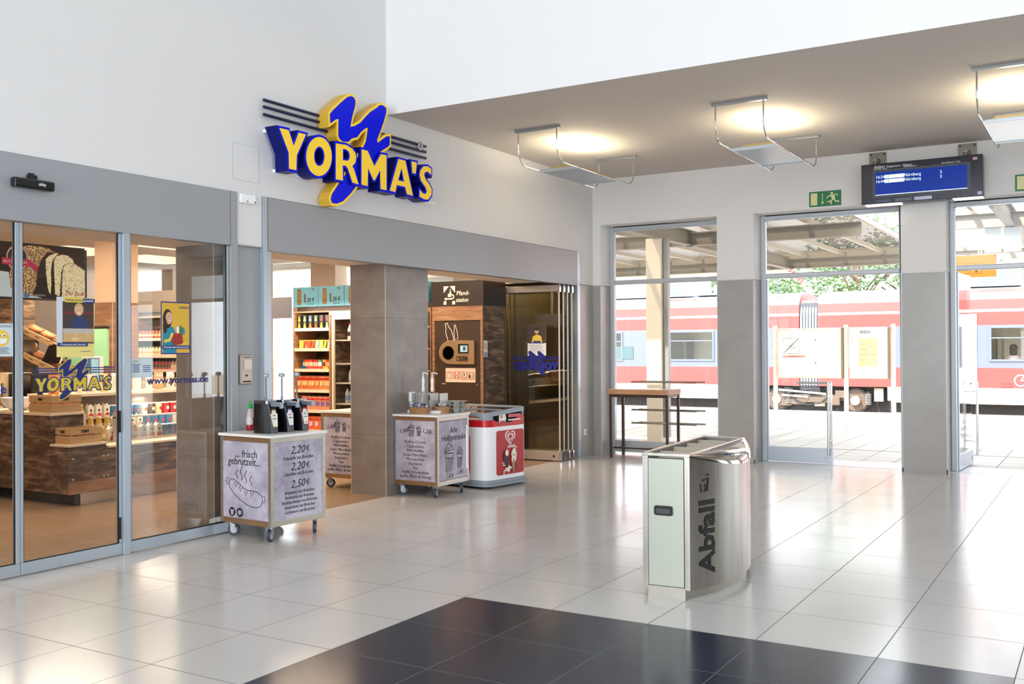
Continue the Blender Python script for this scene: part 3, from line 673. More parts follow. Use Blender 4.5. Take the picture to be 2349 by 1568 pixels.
# ------------------------------------------------------------------ standing table in the first window
t = thing('standing_table', 'narrow table with dark metal frame and beech-edged glare-white top in window recess', 'table', (-5.445, 12.345, 0))
obj('table_top', B(-.437, .437, 0, .46, .866, .934), BEECH, t, bevel=.003)
obj('top_surface', B(-.434, .434, .003, .457, .934, .9365), mat('glare_white', (238, 236, 232), .25), bpy.data.objects['table_top'])  # white sheet imitates the bright window reflection on the top
TM = mat('dark_bronze_metal', (74, 62, 58), .35, .5)
for x in (-.41, .41):
    for y in (.035, .43): obj('leg', B(x-.0175, x+.0175, y-.0175, y+.0175, 0, .866), TM, t, bevel=.002)
obj('apron', MB().box(-.395, .395, .022, .048, .826, .866).box(-.395, .395, .417, .443, .826, .866).box(-.42, -.40, .05, .415, .826, .866).box(.40, .42, .05, .415, .826, .866), TM, t)
obj('foot_rail', MB().box(-.422, -.398, .05, .415, .115, .14).box(.398, .422, .05, .415, .115, .14).box(-.398, .398, .15, .175, .115, .14), TM, t)
# ------------------------------------------------------------------ advertising carts on castors
BRZ = ramp_mat('bronze_rail', [(.3, (142, 112, 82)), (.7, (164, 132, 98))], 40, (.05, .05, 1), .4, .6, 3)
def castor(parent, x, y, a=0, wheel=(52, 62, 74)):
    c = obj('castor', MB().box(-.032, .032, -.032, .032, .112, .118).cyl((0, 0, .095), (0, 0, .113), .02, n=14).box(-.004, .034, -.0165, -.0135, .045, .098).box(-.004, .034, .0135, .0165, .045, .098).box(-.012, .016, -.0165, .0165, .092, .097).cyl((.022, -.02, .048), (.022, .02, .048), .007, n=8), mat('castor_fork_zinc', (150, 152, 158), .42, .7), parent, (x, y, 0), a, smooth=SM)
    obj('wheel', MB().cyl((.022, -.012, .048), (.022, .012, .048), .0475, n=24, m=mat('castor_rubber', wheel, .5)).cyl((.022, -.0135, .048), (.022, .0135, .048), .027, n=18, m=mat('castor_hub', (188, 190, 192), .4)), None, c, smooth=SM)
    return c
def cart(label, loc, rz, w, d, group=None, warm=False):
    """origin: floor point under the corner nearest the camera (+x,-y corner); box spreads to -x and +y"""
    t = thing('menu_cart', label, 'cart', loc, rz, group); H = .812; p = .032
    fr = MB()
    for x in (-w, -p):
        for y in (0, d-p): fr.box(x, x+p, y, y+p, .118, H)
    for z0, z1 in ((.118, .162), (H-.04, H)):
        fr.box(-w+p, -p, .003, .02, z0, z1).box(-w+p, -p, d-.02, d-.003, z0, z1).box(-.02, -.003, p, d-p, z0, z1).box(-w+.003, -w+.02, p, d-p, z0, z1)
    obj('frame', fr, STEELV, t, bevel=.0015)
    for q_ in (.118, H-.04): obj('rail_face', B(-w+p, -p, .0015, .003, q_, q_+.042), BRZ, t)
    obj('worktop', B(-w-.012, .012, -.012, d+.012, H, .833), WTOP, t, bevel=.002)
    a = obj('front_panel', B(-w+p, -p, .004, .01, .162, H-.04), MARBLE, t)
    b = obj('side_panel', B(-.01, -.004, p, d-p, .162, H-.04), MARBLE, t)
    obj('closed_panel', MB().box(-w+.004, -w+.01, p, d-p, .162, H-.04).box(-w+p, -p, d-.01, d-.004, .162, H-.04), MARBLE, t)
    for x, y, an in ((-w+.06, .06, .5), (-.06, .06, -1.2), (-.06, d-.06, -.9), (-w+.06, d-.06, .8)): castor(t, x, y, an)
    return t, a, b
def coffee_menu(a, w):
    M = FY((-w/2, .0035, 0))
    text('Kaffee Creme\nCappuccino\nMilchkaffee\nLatte Macchiato\nMoccachino\nEspresso\nTee\nheiße Schokolade\nheiße Milch & Honig', .041, FY((-w/2, .0035, .38)), INK, a, shear=.12, lsp=1.07, fitw=.385)
    f = Flat(M, .0002)
    cup(f, -.045, .685, .072, .075, .0055, True); cup(f, .05, .68, .05, .065, .0045)
    f.build('cup_drawing', a)
    text('1,60', .062, FY((-w/2-.145, .0035, .665)) @ Matrix.Rotation(.16, 4, 'Z'), INK, a, shear=.25); text('€', .035, FY((-w/2-.087, .0035, .675)), INK, a)
    text('1,20', .062, FY((-w/2+.14, .0035, .668)) @ Matrix.Rotation(-.14, 4, 'Z'), INK, a, shear=.2); text('€', .035, FY((-w/2+.20, .0035, .657)), INK, a)
def cup(f, cx, cy, w, h, lw=.005, lid=False):
    t = [(cx-w*.5, cy+h*.1), (cx-w*.32, cy-h), (cx+w*.22, cy-h), (cx+w*.5, cy+h*.05)]
    f.line(t, lw, INK, True)
    for k in range(6):
        q = -.34+k*.13; f.line([(cx+w*(q-.08), cy-h*.9), (cx+w*(q+.12), cy-h*.2)], lw*.7, INK)
    f.line([(cx-w*.45, cy-h*.15), (cx+w*.42, cy-h*.2)], lw, INK)
    f.line([(cx-w*.55, cy+h*.12), (cx-w*.5, cy+h*.3), (cx-w*.1, cy+h*.62), (cx+w*.3, cy+h*.5), (cx+w*.55, cy+h*.22), (cx+w*.52, cy+h*.06), (cx-w*.5, cy+h*.12)], lw, INK)
    f.line([(cx-w*.45, cy+h*.25), (cx+w*.35, cy+h*.45)], lw*.8, INK); f.line([(cx-w*.5, cy+h*.17), (cx+w*.48, cy+h*.28)], lw*.8, INK)
    if lid: f.line([(cx-w*.1, cy+h*.62), (cx-w*.15, cy+h*.9)], lw*.7, INK)

c1, pa, pb = cart('menu cart with sausage drawing, prices and three black sauce dispensers, by the alloy jamb', (-5.585, 5.66, 0), math.radians(-3.2), .59, .59)
W1 = .59
text('... frisch', .085, FY((-W1/2+.007, .0035, .674)), INK, pa, shear=.12, fitw=.25)
text('gebrutzelt...', .085, FY((-W1/2-.017, .0035, .612)), INK, pa, shear=.12, fitw=.375)
f = Flat(FY((-W1/2+.018, .0035, .143)) @ Matrix.Diagonal((1, .755, 1, 1)), .0002)
# sausage
so = [(-.215, .405), (-.19, .432), (-.15, .428), (-.10, .395), (-.05, .352), (0, .33), (.06, .326), (.12, .318), (.165, .285), (.178, .235), (.16, .18), (.12, .155), (.06, .155), (-.01, .178), (-.09, .225), (-.16, .285), (-.205, .345)]
f.line(so, .007, INK, True)
for x, y in ((-.125, .40), (-.07, .358), (-.01, .325), (.055, .318)):
    f.line([(x-.018, y+.008), (x-.006, y-.055), (x+.02, y-.005)], .0065, INK)
for cx, cy, sg_ in ((-.225, .405, -1), (.19, .248, 1)):
    f.line([(cx-sg_*.01, cy+.03), (cx+sg_*.018, cy+.035), (cx+sg_*.008, cy+.01), (cx+sg_*.028, cy), (cx+sg_*.01, cy-.012), (cx+sg_*.016, cy-.03), (cx-sg_*.01, cy-.028)], .006, INK)
for x, y, h in ((-.12, .44, .095), (-.065, .425, .155), (-.015, .40, .135), (.045, .38, .105)):
    f.line([(x+.012*math.sin(2*PI*k/9*1.3), y+h*k/9) for k in range(10)], .006, INK)
for x, g in ((-.175, 0), (-.085, 1)):
    f.ell(x, .085, .038, .048, INK, n=24)
    if g == 0: f.poly([(x-.026, .115), (x-.01, .108), (x+.01, .108), (x+.026, .115), (x+.016, .09), (x+.014, .055), (x, .05), (x-.014, .055), (x-.016, .09)], MARBLE)
    else: f.poly([(x-.024, .095), (x-.01, .11), (x+.012, .11), (x+.026, .095), (x+.02, .07), (x+.004, .062), (x+.002, .052), (x-.008, .062), (x-.022, .072)], MARBLE)
f.build('sausage_drawing', pa)
y0 = .295
for z, s in ((.70, '2,20'), (.569, '2,20'), (.429, '2,50')):
    text(s, .088, FX((-.0035, y0-.01, z)) @ Matrix.Rotation(.02, 4, 'Z'), INK, pb, shear=.28, fitw=.155); text('€', .062, FX((-.0035, y0+.10, z+.002)), INK, pb, shear=.1)
text('Frikadelle mit Brötchen', .04, FX((-.0035, y0, .638)), INK, pb, shear=.2, fitw=.325); text('Leberkäse mit Brötchen', .04, FX((-.0035, y0, .513)), INK, pb, shear=.2, fitw=.31)
for k, s in enumerate(('Bratwurst mit Brötchen', 'Bockwurst mit Brötchen', 'Rindsbockwurst mit Brötchen', 'Käsekrainer mit Brötchen', 'Currywurst mit Brötchen')):
    text(s, .038, FX((-.0035, y0+.01, .367-.0385*k)), INK, pb, shear=.2, fitw=(.32, .32, .38, .33, .33)[k])

c2, pa2, pb2 = cart('coffee menu cart with baskets on top, between stone column and ice cream freezer', (-5.77, 8.155, 0), 0, .56, .57, 'coffee menu carts')
coffee_menu(pa2, .56)
text('Alle', .085, FX((-.0035, .29, .665)), INK, pb2, shear=.15); text('Heißgetränke', .085, FX((-.0035, .29, .59)), INK, pb2, shear=.15, fitw=.43)
f = Flat(FX((-.0035, .29, 0)), .0002)
cup(f, -.08, .42, .15, .19, .007, True); cup(f, .11, .40, .10, .14, .006, True)
f.build('cup_drawing', pb2)
text('1,60€', .06, FX((-.0035, .22, .20)), INK, pb2, shear=.2, fitw=.13); text('1,20€', .055, FX((-.0035, .40, .225)), INK, pb2, shear=.2, fitw=.12)
obj('door_gap', MB().box(-.0035, -.003, .034, .038, .165, .77).box(-.0035, -.003, .034, .536, .762, .766).box(-.0035, -.003, .034, .536, .166, .17), BLACK, pb2)
obj('door_edge', MB().cyl((-.001, .532, .25), (-.001, .532, .70), .006, n=8), CHROME, pb2)
c3, pa3, pb3 = cart('coffee menu cart standing inside the shop, half hidden behind the stone column', (-6.81, 8.225, 0), math.radians(0), .56, .57, 'coffee menu carts')
coffee_menu(pa3, .56)

# ---- sauce dispensers on the first cart
def dispenser(loc, rz, edge, kind, label):
    t = thing('sauce_dispenser', label, 'dispenser', loc, rz, 'sauce dispensers')
    # body: deep tub whose front narrows to a slanting strip (front is +x)
    secs = []
    for z, xf, wf in ((0, .098, .036), (.06, .094, .037), (.14, .082, .040), (.21, .068, .044), (.235, .060, .046)):
        secs.append([(-.095, -.052, z), (-.075, -.06, z), (.0, -.06, z), (xf-.03, -wf-.004, z), (xf-.008, -wf+.004, z), (xf, -wf+.008, z), (xf, wf-.008, z), (xf-.008, wf-.004, z), (xf-.03, wf+.004, z), (0, .06, z), (-.075, .06, z), (-.095, .052, z)])
    m = MB().grid(secs, None, True); m.f.append(list(range(11, -1, -1))); m.m.append(0); n = len(secs)-1; m.f.append([n*12+k for k in range(12)]); m.m.append(0)
    bo = obj('body', m, PLB, t, smooth=.7)
    ld = obj('lid', MB().prism([rrect(-.098, .064, -.058, .058, .02)], .235, .262), mat('lid_dark_chrome', (120, 122, 128), .12, .9), t, bevel=.006, seg=3)
    obj('spout', MB().box(.045, .175, -.017, .017, .262-.048, .262-.015).box(.16, .176, -.017, .017, .262-.062, .262-.02), mat('spout_satin_grey', (150, 164, 178), .3, .5), t, bevel=.004)
    pr = obj('pump_rod', MB().cyl((-.01, 0, .26), (-.01, 0, .448), .0062, n=10).cyl((-.01, 0, .262), (-.01, 0, .29), .012, .008, n=12), mat('rod_grey', (120, 118, 122), .3, .8), t, smooth=SM)
    obj('pump_knob', MB().lathe([(.0, .444), (.022, .446), (.026, .456), (.026, .466), (.018, .476), (0, .478)], (-.01, 0, 0), 16), mat('knob_silver', (178, 182, 186), .3, .4), pr, smooth=SM)
    # keystone label on the slanted front: plane through (.098,0)->(.068,.21)
    d = Vector((-.013, 0, .08)).normalized(); M = Fr((.0985, 0, .05), (0, 1, 0), d)
    f = Flat(M, .0009); K = lambda s: [(x*1.12*s, y*1.16*s) for x, y in ((-.022, 0), (.022, 0), (.034, .092), (.022, .094), (.021, .112), (.012, .12), (-.012, .12), (-.021, .112), (-.022, .094), (-.034, .092))]
    f.poly(K(1.02), edge); f.poly([(x, y+.006) for x, y in K(.9)], PAPER)
    lb = f.build('label', t)
    for z, s, w_ in ((.092, 'HEINZ', .03), (.066, {'mustard': 'SENF', 'mayo': 'MAYONNAISE', 'ketchup': 'KETCHUP'}[kind], .04)):
        text(s, .014, M @ Matrix.Translation((0, z, .002)), INK, lb, fitw=w_)
    if kind == 'ketchup': Flat(M @ Matrix.Translation((0, 0, .002)), .0002).ell(.008, .022, .007, .007, RED).poly([(-.014, .018), (-.006, .03), (-.002, .018)], mat('leaf_green', (60, 130, 60), .5)).build('tomato_print', lb)
    return t
R1 = Matrix.Rotation(math.radians(-3.2), 4, 'Z')
for k, (yy, edge, kind, lb) in enumerate(((.165, mat('label_gold', (196, 160, 96), .5), 'mustard', 'black sauce dispenser with gold-edged label, nearest of three on the sausage cart'),
        (.335, mat('label_blue', (70, 84, 150), .5), 'mayo', 'black sauce dispenser with blue-edged label, middle of three on the sausage cart'),
        (.500, mat('label_red', (176, 40, 46), .5), 'ketchup', 'black sauce dispenser with red-edged label and tomato print, farthest on the sausage cart'))):
    p = Vector((-5.585, 5.66, .833)) + R1 @ Vector((-.225, yy, 0)); dispenser(p, math.radians(-3.2), edge, kind, lb)
p = Vector((-6.105, 5.955, .833))
t = thing('sauce_bottle', 'red chili sauce squeeze bottle with green cap beside the sauce dispensers', 'bottle', p)
obj('bottle_body', MB().lathe([(.0, 0), (.03, .001), (.033, .01), (.033, .05), (.032, .11), (.026, .15), (.017, .175), (.016, .182)], n=20, mm=[mat('chili_red', (150, 24, 34), .3)]*3+[mat('bottle_print_white', (216, 206, 206), .35)]+[mat('bottle_clear_rose', (206, 190, 186), .2)]*4), None, t, smooth=SM)
f = Flat(FX((.034, 0, .075)), .0004).poly([(-.012, -.03), (.004, -.04), (.016, -.01), (.006, .03), (-.01, .035), (-.002, .0)], mat('chili_red', (150, 24, 34), .3)); f.build('rooster_print', t)
obj('cap', MB().lathe([(.018, .182), (.02, .19), (.02, .21), (.009, .225), (.005, .245), (.0, .248)], n=16), mat('cap_green', (26, 168, 74), .35), t, smooth=SM)

# ---- things on the second cart
def basket(loc, rx, ry, h, label, name='wicker_basket'):
    WK = ramp_mat('wicker', [(.35, (138, 98, 60)), (.6, (186, 142, 96))], 60, (1, 1, 3), .6, 0, 3, .6)
    t = thing(name, label, 'basket', loc)
    m = MB()
    P = []
    n = 40
    for j in range(9):
        z = h*j/8; k = .86+.14*j/8
        P.append([(rx*k*math.cos(2*PI*i/n)*(1+.012*(-1)**(i+j)), ry*k*math.sin(2*PI*i/n)*(1+.012*(-1)**(i+j)), z) for i in range(n)])
    for j in range(8, 0, -1):
        z = h*j/8; k = .80+.12*j/8
        P.append([(rx*k*math.cos(2*PI*i/n), ry*k*math.sin(2*PI*i/n), z) for i in range(n)])
    m.grid([r[::-1] for r in P], None, True); m.f.append(list(range(n))); m.m.append(0)
    obj('woven_body', m, WK, t, smooth=1.0)
    obj('braided_rim', MB().tube([(rx*1.0*math.cos(2*PI*i/32), ry*1.0*math.sin(2*PI*i/32), h+.002*math.sin(i*3)) for i in range(33)], .006, 6), WK, t, smooth=SM)
    return t
def sachets(loc, rx, ry, n, cols, label):
    rnd = random.Random(3); m = MB()
    for k in range(n):
        a = rnd.random()*2*PI; r = math.sqrt(rnd.random())*.82; M = Matrix.Translation((rx*r*math.cos(a), ry*r*math.sin(a), .004+.045*(1-r)*rnd.random()+k*.0006)) @ Matrix.Rotation(rnd.random()*6.3, 4, 'Z') @ Matrix.Rotation(rnd.uniform(-.6, .6), 4, 'X')
        c = rnd.choice(cols); m.box(-.028, .028, -.01, .01, 0, .005, c, M); m.box(-.01, .008, -.0101, .0101, -.0002, .0053, cols[-1], M)
    o = obj('sachets', m, None, None, loc); return tag(o, label, 'sachets', kind='stuff')
ZT = .833
basket((-6.115, 8.325, ZT), .125, .085, .062, 'oval wicker basket of white sachets at the front of the coffee cart')
sachets((-6.115, 8.325, ZT+.045), .10, .07, 60, [PAPER, PLW, mat('sachet_print', (70, 80, 120), .5)], 'heap of white sugar sachets in the front wicker basket')
basket((-5.955, 8.50, ZT), .095, .08, .066, 'smaller wicker basket with black sachets behind the first basket')
sachets((-5.955, 8.50, ZT+.045), .07, .06, 40, [PLB, mat('sachet_dark', (34, 34, 40), .4), PLW], 'black coffee sachets in the smaller wicker basket')
t = thing('condiment_rack', 'clear acrylic rack on white tray holding napkins and lids, by the stone column', 'rack', (-6.25, 8.42, ZT))
obj('tray', B(-.12, .33, -.02, .155, 0, .028), PLW, t, bevel=.003)
ACR = glass_mat('acrylic', (.95, .97, .97), .02, 1, 1.49)
for k, x in enumerate((-.118, -.03, .03, .045, .13, .20, .32)): obj('divider_wall', B(x-.0015, x+.0015, -.015+.02, .15, .028, .205), mat('acrylic_edge', (196, 196, 194), .15), t)
obj('back_wall', B(-.118, .32, .148, .151, .028, .205), ACR, t)
nap = thing('napkin_holder', 'white tall napkin dispenser at the left end of the acrylic rack', 'napkin dispenser', (-6.33, 8.455, ZT+.028))
obj('housing', MB().prism([rrect(-.04, .035, -.03, .05, .012)], 0, .185), PLW, nap, bevel=.004); obj('napkin', B(-.028, .024, -.033, -.03, .03, .09), mat('napkin_grey', (150, 150, 150), .6), nap)
def syrup(x, y, lab, col):
    t = thing('syrup_bottle', lab, 'bottle', (x, y, ZT+.028), 0, 'pump syrup bottles')
    obj('bottle_body', MB().lathe([(0, 0), (.032, .001), (.034, .01), (.034, .12), (.03, .14), (.013, .17), (.013, .20)], n=18), col, t, smooth=SM)
    obj('bottle_label', MB().lathe([(.0345, .035), (.0345, .10)], n=18), mat('syrup_label', (196, 188, 180), .5), t, smooth=SM)
    obj('pump', MB().lathe([(.015, .19), (.017, .20), (.017, .23), (.013, .25), (.016, .29), (.016, .32), (.009, .34), (.006, .36), (.006, .385)], n=14).tube([(-.004, 0, .385), (.03, -.006, .386), (.075, -.015, .378)], .0075, 8), PLW, t, smooth=SM)
syrup(-6.195, 8.50, 'white pump dispenser bottle, left one of two behind the basket', mat('syrup_pale', (196, 176, 160), .15))
syrup(-6.085, 8.51, 'white pump dispenser bottle, right one of two behind the basket', mat('syrup_dark', (52, 46, 48), .15))
obj_ = thing('cup_lid_stack', 'stack of black plastic lids in the acrylic rack behind the basket', 'lids', (-5.985, 8.49, ZT+.028))
obj('lid', MB().lathe([(.036, 0), (.04, .006), (.036, .012), (.04, .018), (.036, .024), (.04, .03), (.036, .036), (.04, .042), (.03, .052), (0, .052)], n=18), PLB, obj_, smooth=SM)
t = thing('cup_carrier', 'grey pulp cup carriers stacked at the back corner of the coffee cart', 'cup carrier', (-5.88, 8.635, ZT))
def pulp(parent_name, t, col):
    m = MB()
    for z in (0, .035, .07):
        for x in (-.045, .045):
            for y in (-.045, .045): m.lathe([(.024, z), (.03, z+.01), (.042, z+.05)], (x, y, 0), 14)
        m.box(-.095, .095, -.095, .095, z+.045, z+.052)
    obj('pulp_tray', m, ramp_mat(col[0], [(.3, col[1]), (.7, col[2])], 30, rough=.85, bump=.4), t, smooth=SM)
pulp('', t, ('grey_pulp', (150, 148, 142), (174, 172, 166)))
t = thing('cup_carrier', 'tan pulp cup carrier on the coffee cart inside the shop', 'cup carrier', (-6.93, 8.56, ZT))
pulp('', t, ('tan_pulp', (176, 150, 120), (204, 180, 150)))

# ------------------------------------------------------------------ ice cream freezer
fz = thing('ice_cream_freezer', 'white and red chest freezer with ice cream poster and grey base, beside the coffee cart', 'freezer', (-5.655, 8.90, 0), math.radians(-7.5))
WX, WY, rr = .95, .71, .11      # spreads to -x and +y
def fplan(off=0): return [(x, y) for x, y in rrect(-WX+off, -off, off, WY-off, rr-off, 8)]
obj('base_bumper', MB().prism([fplan(-.012)], .028, .055).prism([fplan(-.004)], .055, .06).prism([fplan(-.012)], .06, .088).prism([fplan(-.002)], .088, .094), PLG, fz, smooth=.5)
obj('chassis', MB().prism([fplan(.04)], .0, .028), BLACK, fz)
obj('cabinet', MB().prism([fplan(0)], .094, .66), PLW, fz, smooth=.5)
# red band with a wavy top edge on the front
pl = fplan(.0); m = MB(); n = len(pl)
def wave(x, y): 
    k = max(0, 1-abs(x)/.02); return .735 + (k*(-.045*math.sin(PI*min(max((y-.1)/.42, 0), 1)) + .055*max(0, (y-.42)/.29)))
P = []
dens = []
for i in range(n):
    a, b = Vector(pl[i]), Vector(pl[(i+1) % n]); k = max(1, int((b-a).length/.05))
    for j in range(k): q = a+(b-a)*(j/k); dens.append((q.x, q.y))
m.grid([[(x, y, .66) for x, y in dens], [(x, y, wave(x, y)) for x, y in dens]], None, True)
obj('red_band', m, RED, fz, smooth=.5)
hp = MB(); inn = fplan(.05)
def hoodz(x, y): return .80+.045*min(max(y/WY, 0), 1)
obj('corner_post', MB().prism([[(x, y) for x, y in arc(-rr, rr, rr-.004, -PI/2, 0, 8)]+[(x, y) for x, y in arc(-rr, rr, rr-.03, 0, -PI/2, 8)]], .70, .80), PLG, fz, smooth=.5)
obj('corner_post', MB().prism([[(x, y) for x, y in arc(-rr, WY-rr, rr-.004, 0, PI/2, 8)]+[(x, y) for x, y in arc(-rr, WY-rr, rr-.03, PI/2, 0, 8)]], .70, .845), PLG, fz, smooth=.5)
o_, i_ = fplan(0), fplan(.075); m = MB()
m.grid([[(x, y, hoodz(x, y)-.03) for x, y in o_], [(x, y, hoodz(x, y)) for x, y in o_], [(x*.985-.008, y*.985+.008, hoodz(x, y)+.012) for x, y in o_], [(x, y, hoodz(x, y)+.008) for x, y in i_], [(x, y, hoodz(x, y)-.02) for x, y in i_]], None, True)
obj('top_frame', m, PLG, fz, smooth=.8)
gm = MB().add([(x, y, hoodz(x, y)+.002) for x, y in i_], [tuple(range(len(i_)))]); obj('sliding_lid', gm, glass_mat('lid_glass', (.9, .93, .93), 0, 1, 1.5), fz)
obj('lid_track', MB().box(-WX+.08, -.08, WY/2-.008, WY/2+.008, .815, .835).box(-WX/2-.01, -WX/2+.01, .08, WY/2, .808, .822), PLG, fz)
obj('side_glass', MB().box(-.008, -.004, .10, WY-.10, .70, .80), glass_mat('lid_glass', (.9, .93, .93), 0, 1, 1.5), fz)
rnd = random.Random(5)
tub = obj('inner_tub', MB().prism([fplan(.045)], .30, .305).grid([[(x, y, .70) for x, y in fplan(.045)], [(x, y, .30) for x, y in fplan(.045)]], None, True), mat('tub_white', (226, 226, 232), .5), fz)
# ice creams seen through the glass
ic_cols = [(206, 60, 70), (236, 226, 210), (150, 110, 170), (216, 170, 110), (240, 238, 240)]
for k in range(12):
    x, y = -.13-.16*(k % 4 >> 1)-.05*(k//4), .16+.075*(k*5 % 9)
    c = ic_cols[k % 5]
    p = Matrix.Translation((-5.655, 8.90, 0)) @ Matrix.Rotation(math.radians(-7.5), 4, 'Z') @ Vector((-.14-.13*(k//4), .14+.14*(k % 4), .663))
    o = obj('ice_cream_pack', MB().box(-.05, .05, -.062, .062, 0, .045, mat('ice_pack_%d' % (k % 5), c, .4)).box(-.03, .03, -.05, .05, .045, .047, mat('ice_pack_%d' % ((k+2) % 5), ic_cols[(k+2) % 5], .4)), None, None, p, bevel=.006)
    tag(o, 'wrapped ice cream pack inside the freezer, %s row from poster side, %s in it' % (('first', 'second', 'third')[k//4], ('nearest', 'second', 'third', 'farthest')[k % 4]), 'ice cream', 'ice cream packs in the freezer')
obj('pack_shelf', B(-.5, -.06, .06, .65, .63, .663), mat('tub_white', (226, 226, 232), .5), tub)
S8 = Matrix.Diagonal((.8, 1, 1, 1))
po = Flat(FX((.0008, -.09, 0)) @ S8, .0005)
po.poly(rrect(.30, .90, .135, .615, .035), CRED)
# heart logo
def heart(cx, cy, s, n=28): return [(cx+1.22*s*(16*math.sin(t)**3)/17, cy+s*(13*math.cos(t)-5*math.cos(2*t)-2*math.cos(3*t)-math.cos(4*t))/17) for t in (2*PI*i/n for i in range(n))]
po.poly(heart(.60, .535, .098), PAPER).poly(heart(.60, .537, .078), CRED).poly(heart(.60, .536, .058), PAPER).poly(heart(.60, .538, .036), CRED).line([(.60, .505), (.64, .48), (.672, .51)], .014, CRED)
CH = mat('chocolate_print', (44, 26, 24), .5); CR = mat('cream_print', (244, 234, 220), .5); CN = mat('cone_print', (186, 130, 84), .5)
rn = random.Random(2)
for k in range(16):
    a = rn.uniform(2.6, 6.0); r = rn.uniform(.09, .16); po.line([(.56+.02*math.cos(a), .22+.02*math.sin(a)), (.56+r*math.cos(a), .245+r*.75*math.sin(a))], rn.uniform(.006, .014), CR)
po.ell(.535, .20, .05, .035, CR).ell(.66, .235, .05, .07, CH)
po.ell(.50, .305, .052, .10, CH, .15, 24).ell(.51, .37, .035, .035, CR).line([(.495, .35), (.52, .34), (.54, .37)], .014, CR)
po.poly([(.60, .29), (.70, .31), (.665, .155), (.64, .15)], CN).ell(.635, .355, .035, .04, CR).ell(.68, .345, .038, .042, CR).ell(.66, .385, .035, .028, CR).ell(.655, .30, .052, .04, CR).line([(.62, .35), (.66, .33), (.70, .35)], .01, CN).line([(.65, .30), (.655, .26)], .016, CH)
po.ell(.44, .15, .018, .014, CR, hole=.6).ell(.70, .42, .018, .014, CR, hole=.6)
pob = po.build('poster', fz)
text('LANGNESE', .038, FX((.0012+.013, .39, .435)), PAPER, pob, off=.0012, fitw=.135)
rp = Flat(FY((0, -.0008, 0)), .0005).poly(rrect(-.98, -.24, .135, .60, .06), RED); rp.build('side_print', fz)
tp = Flat(FX((-.002, -.09, 0)) @ S8, .0005).poly([(.36, .70), (.50, .70), (.52, .745), (.50, .79), (.44, .80), (.37, .78)], PAPER).ell(.42, .765, .022, .02, CN).ell(.47, .775, .02, .02, CR).rect(.385, .49, .70, .72, RED).rect(.56, .83, .715, .73, PAPER).rect(.56, .83, .75, .785, mat('sticker_rose', (200, 90, 100), .4)); tp.build('rim_sticker', fz)
# ------------------------------------------------------------------ deposit machine
pf_ = thing('deposit_machine', 'brown bottle return machine with round opening under a deposit station header', 'vending machine', (-7.455, 11.0, 0))
w2 = .405
obj('cabinet', MB().box(-w2, w2, .03, .55, 0, 2.07), WOOD, pf_)
obj('frame_board', MB().box(-w2, -w2+.035, 0, .04, 0, 1.875).box(w2-.035, w2, 0, .04, 0, 1.875).box(-w2, w2, 0, .04, 1.875, 2.07), WOODL, pf_)
obj('door', B(-w2+.06, w2-.038, .012, .03, .0, 1.865), DBROWN, pf_)
obj('header', B(-w2-.005, w2+.02, -.01, .55, 2.072, 2.40), mat('header_dark_brown', (42, 30, 24), .45), pf_)
HM = FY((0, -.0105, 0)); hf = Flat(HM, .0006); HW = mat('header_cream_print', (246, 226, 206), .5, emit=.25)
a, b2 = -.205, 2.09
hf.poly([(a, b2+.245), (a+.085, b2+.245), (a, b2+.155)], HW).poly([(a+.185, b2+.245), (a+.10, b2+.245), (a+.185, b2+.155)], HW).rect(a, a+.045, b2, b2+.045, HW).rect(a+.14, a+.185, b2, b2+.045, HW)
hf.rect(a+.07, a+.092, b2+.1, b2+.145, HW).poly([(a+.096, b2+.1), (a+.125, b2+.1), (a+.125, b2+.16), (a+.116, b2+.18), (a+.116, b2+.205), (a+.105, b2+.205), (a+.105, b2+.18), (a+.096, b2+.16)], HW)
hf.line([(a+.04, b2+.075), (a+.14, b2+.075), (a+.165, b2+.09), (a+.165, b2+.115), (a+.14, b2+.13), (a+.13, b2+.13)], .018, HW).poly([(a+.01, b2+.075), (a+.045, b2+.10), (a+.045, b2+.05)], HW)
hd_ = hf.build('header_pictogram', pf_)
text('Pfand-', .082, FY((-.0, -.012, 2.235)), HW, hd_, align='LEFT', shear=.12, off=.001, fitw=.205); text('station', .082, FY((-.01, -.012, 2.145)), HW, hd_, align='LEFT', shear=.12, off=.001, fitw=.2)
BZ2 = mat('machine_bronze_panel', (176, 146, 112), .3, .6)
cz = 1.455
pl_ = [(.285, cz-.165), (.285, cz+.15)] + [(-.10+.02, cz+.155)] + [(-.08-.20*math.sin(t), cz-.005+.16*math.cos(t)) for t in (PI*i/12 for i in range(1, 12))] + [(-.08, cz-.165)]
pn = obj('intake_panel', MB().prism([pl_[::-1] if 0 else pl_], -.04, .0, FY((0, .012-.0, 0)) @ Matrix.Translation((0, 0, .04))), BZ2, pf_, bevel=.012, seg=3)
obj('intake_opening', MB().prism([arc(-.122, cz-.012, .088, 0, 2*PI, 28)[:-1]], .0, .003, FY((0, -.029, 0))), mat('opening_black', (3, 3, 3), 1, spec=.0), pn)
obj('intake_ring', Flat(FY((0, -.0325, 0)), .0004).ell(-.122, cz-.012, .097, .097, mat('ring_brown', (120, 96, 70), .3, .6), hole=.91, n=28).mb, None, pn)
obj('touch_screen', Flat(FY((0, -.029, 0)), .001).rect(.035, .20, cz-.02, cz+.105, PLB).rect(.07, .185, cz, cz+.085, mat('screen_grey_blue', (150, 178, 190), .3, emit=.6)).ell(.135, cz+.045, .022, .03, mat('screen_shape', (70, 90, 104), .4)).mb, None, pn)
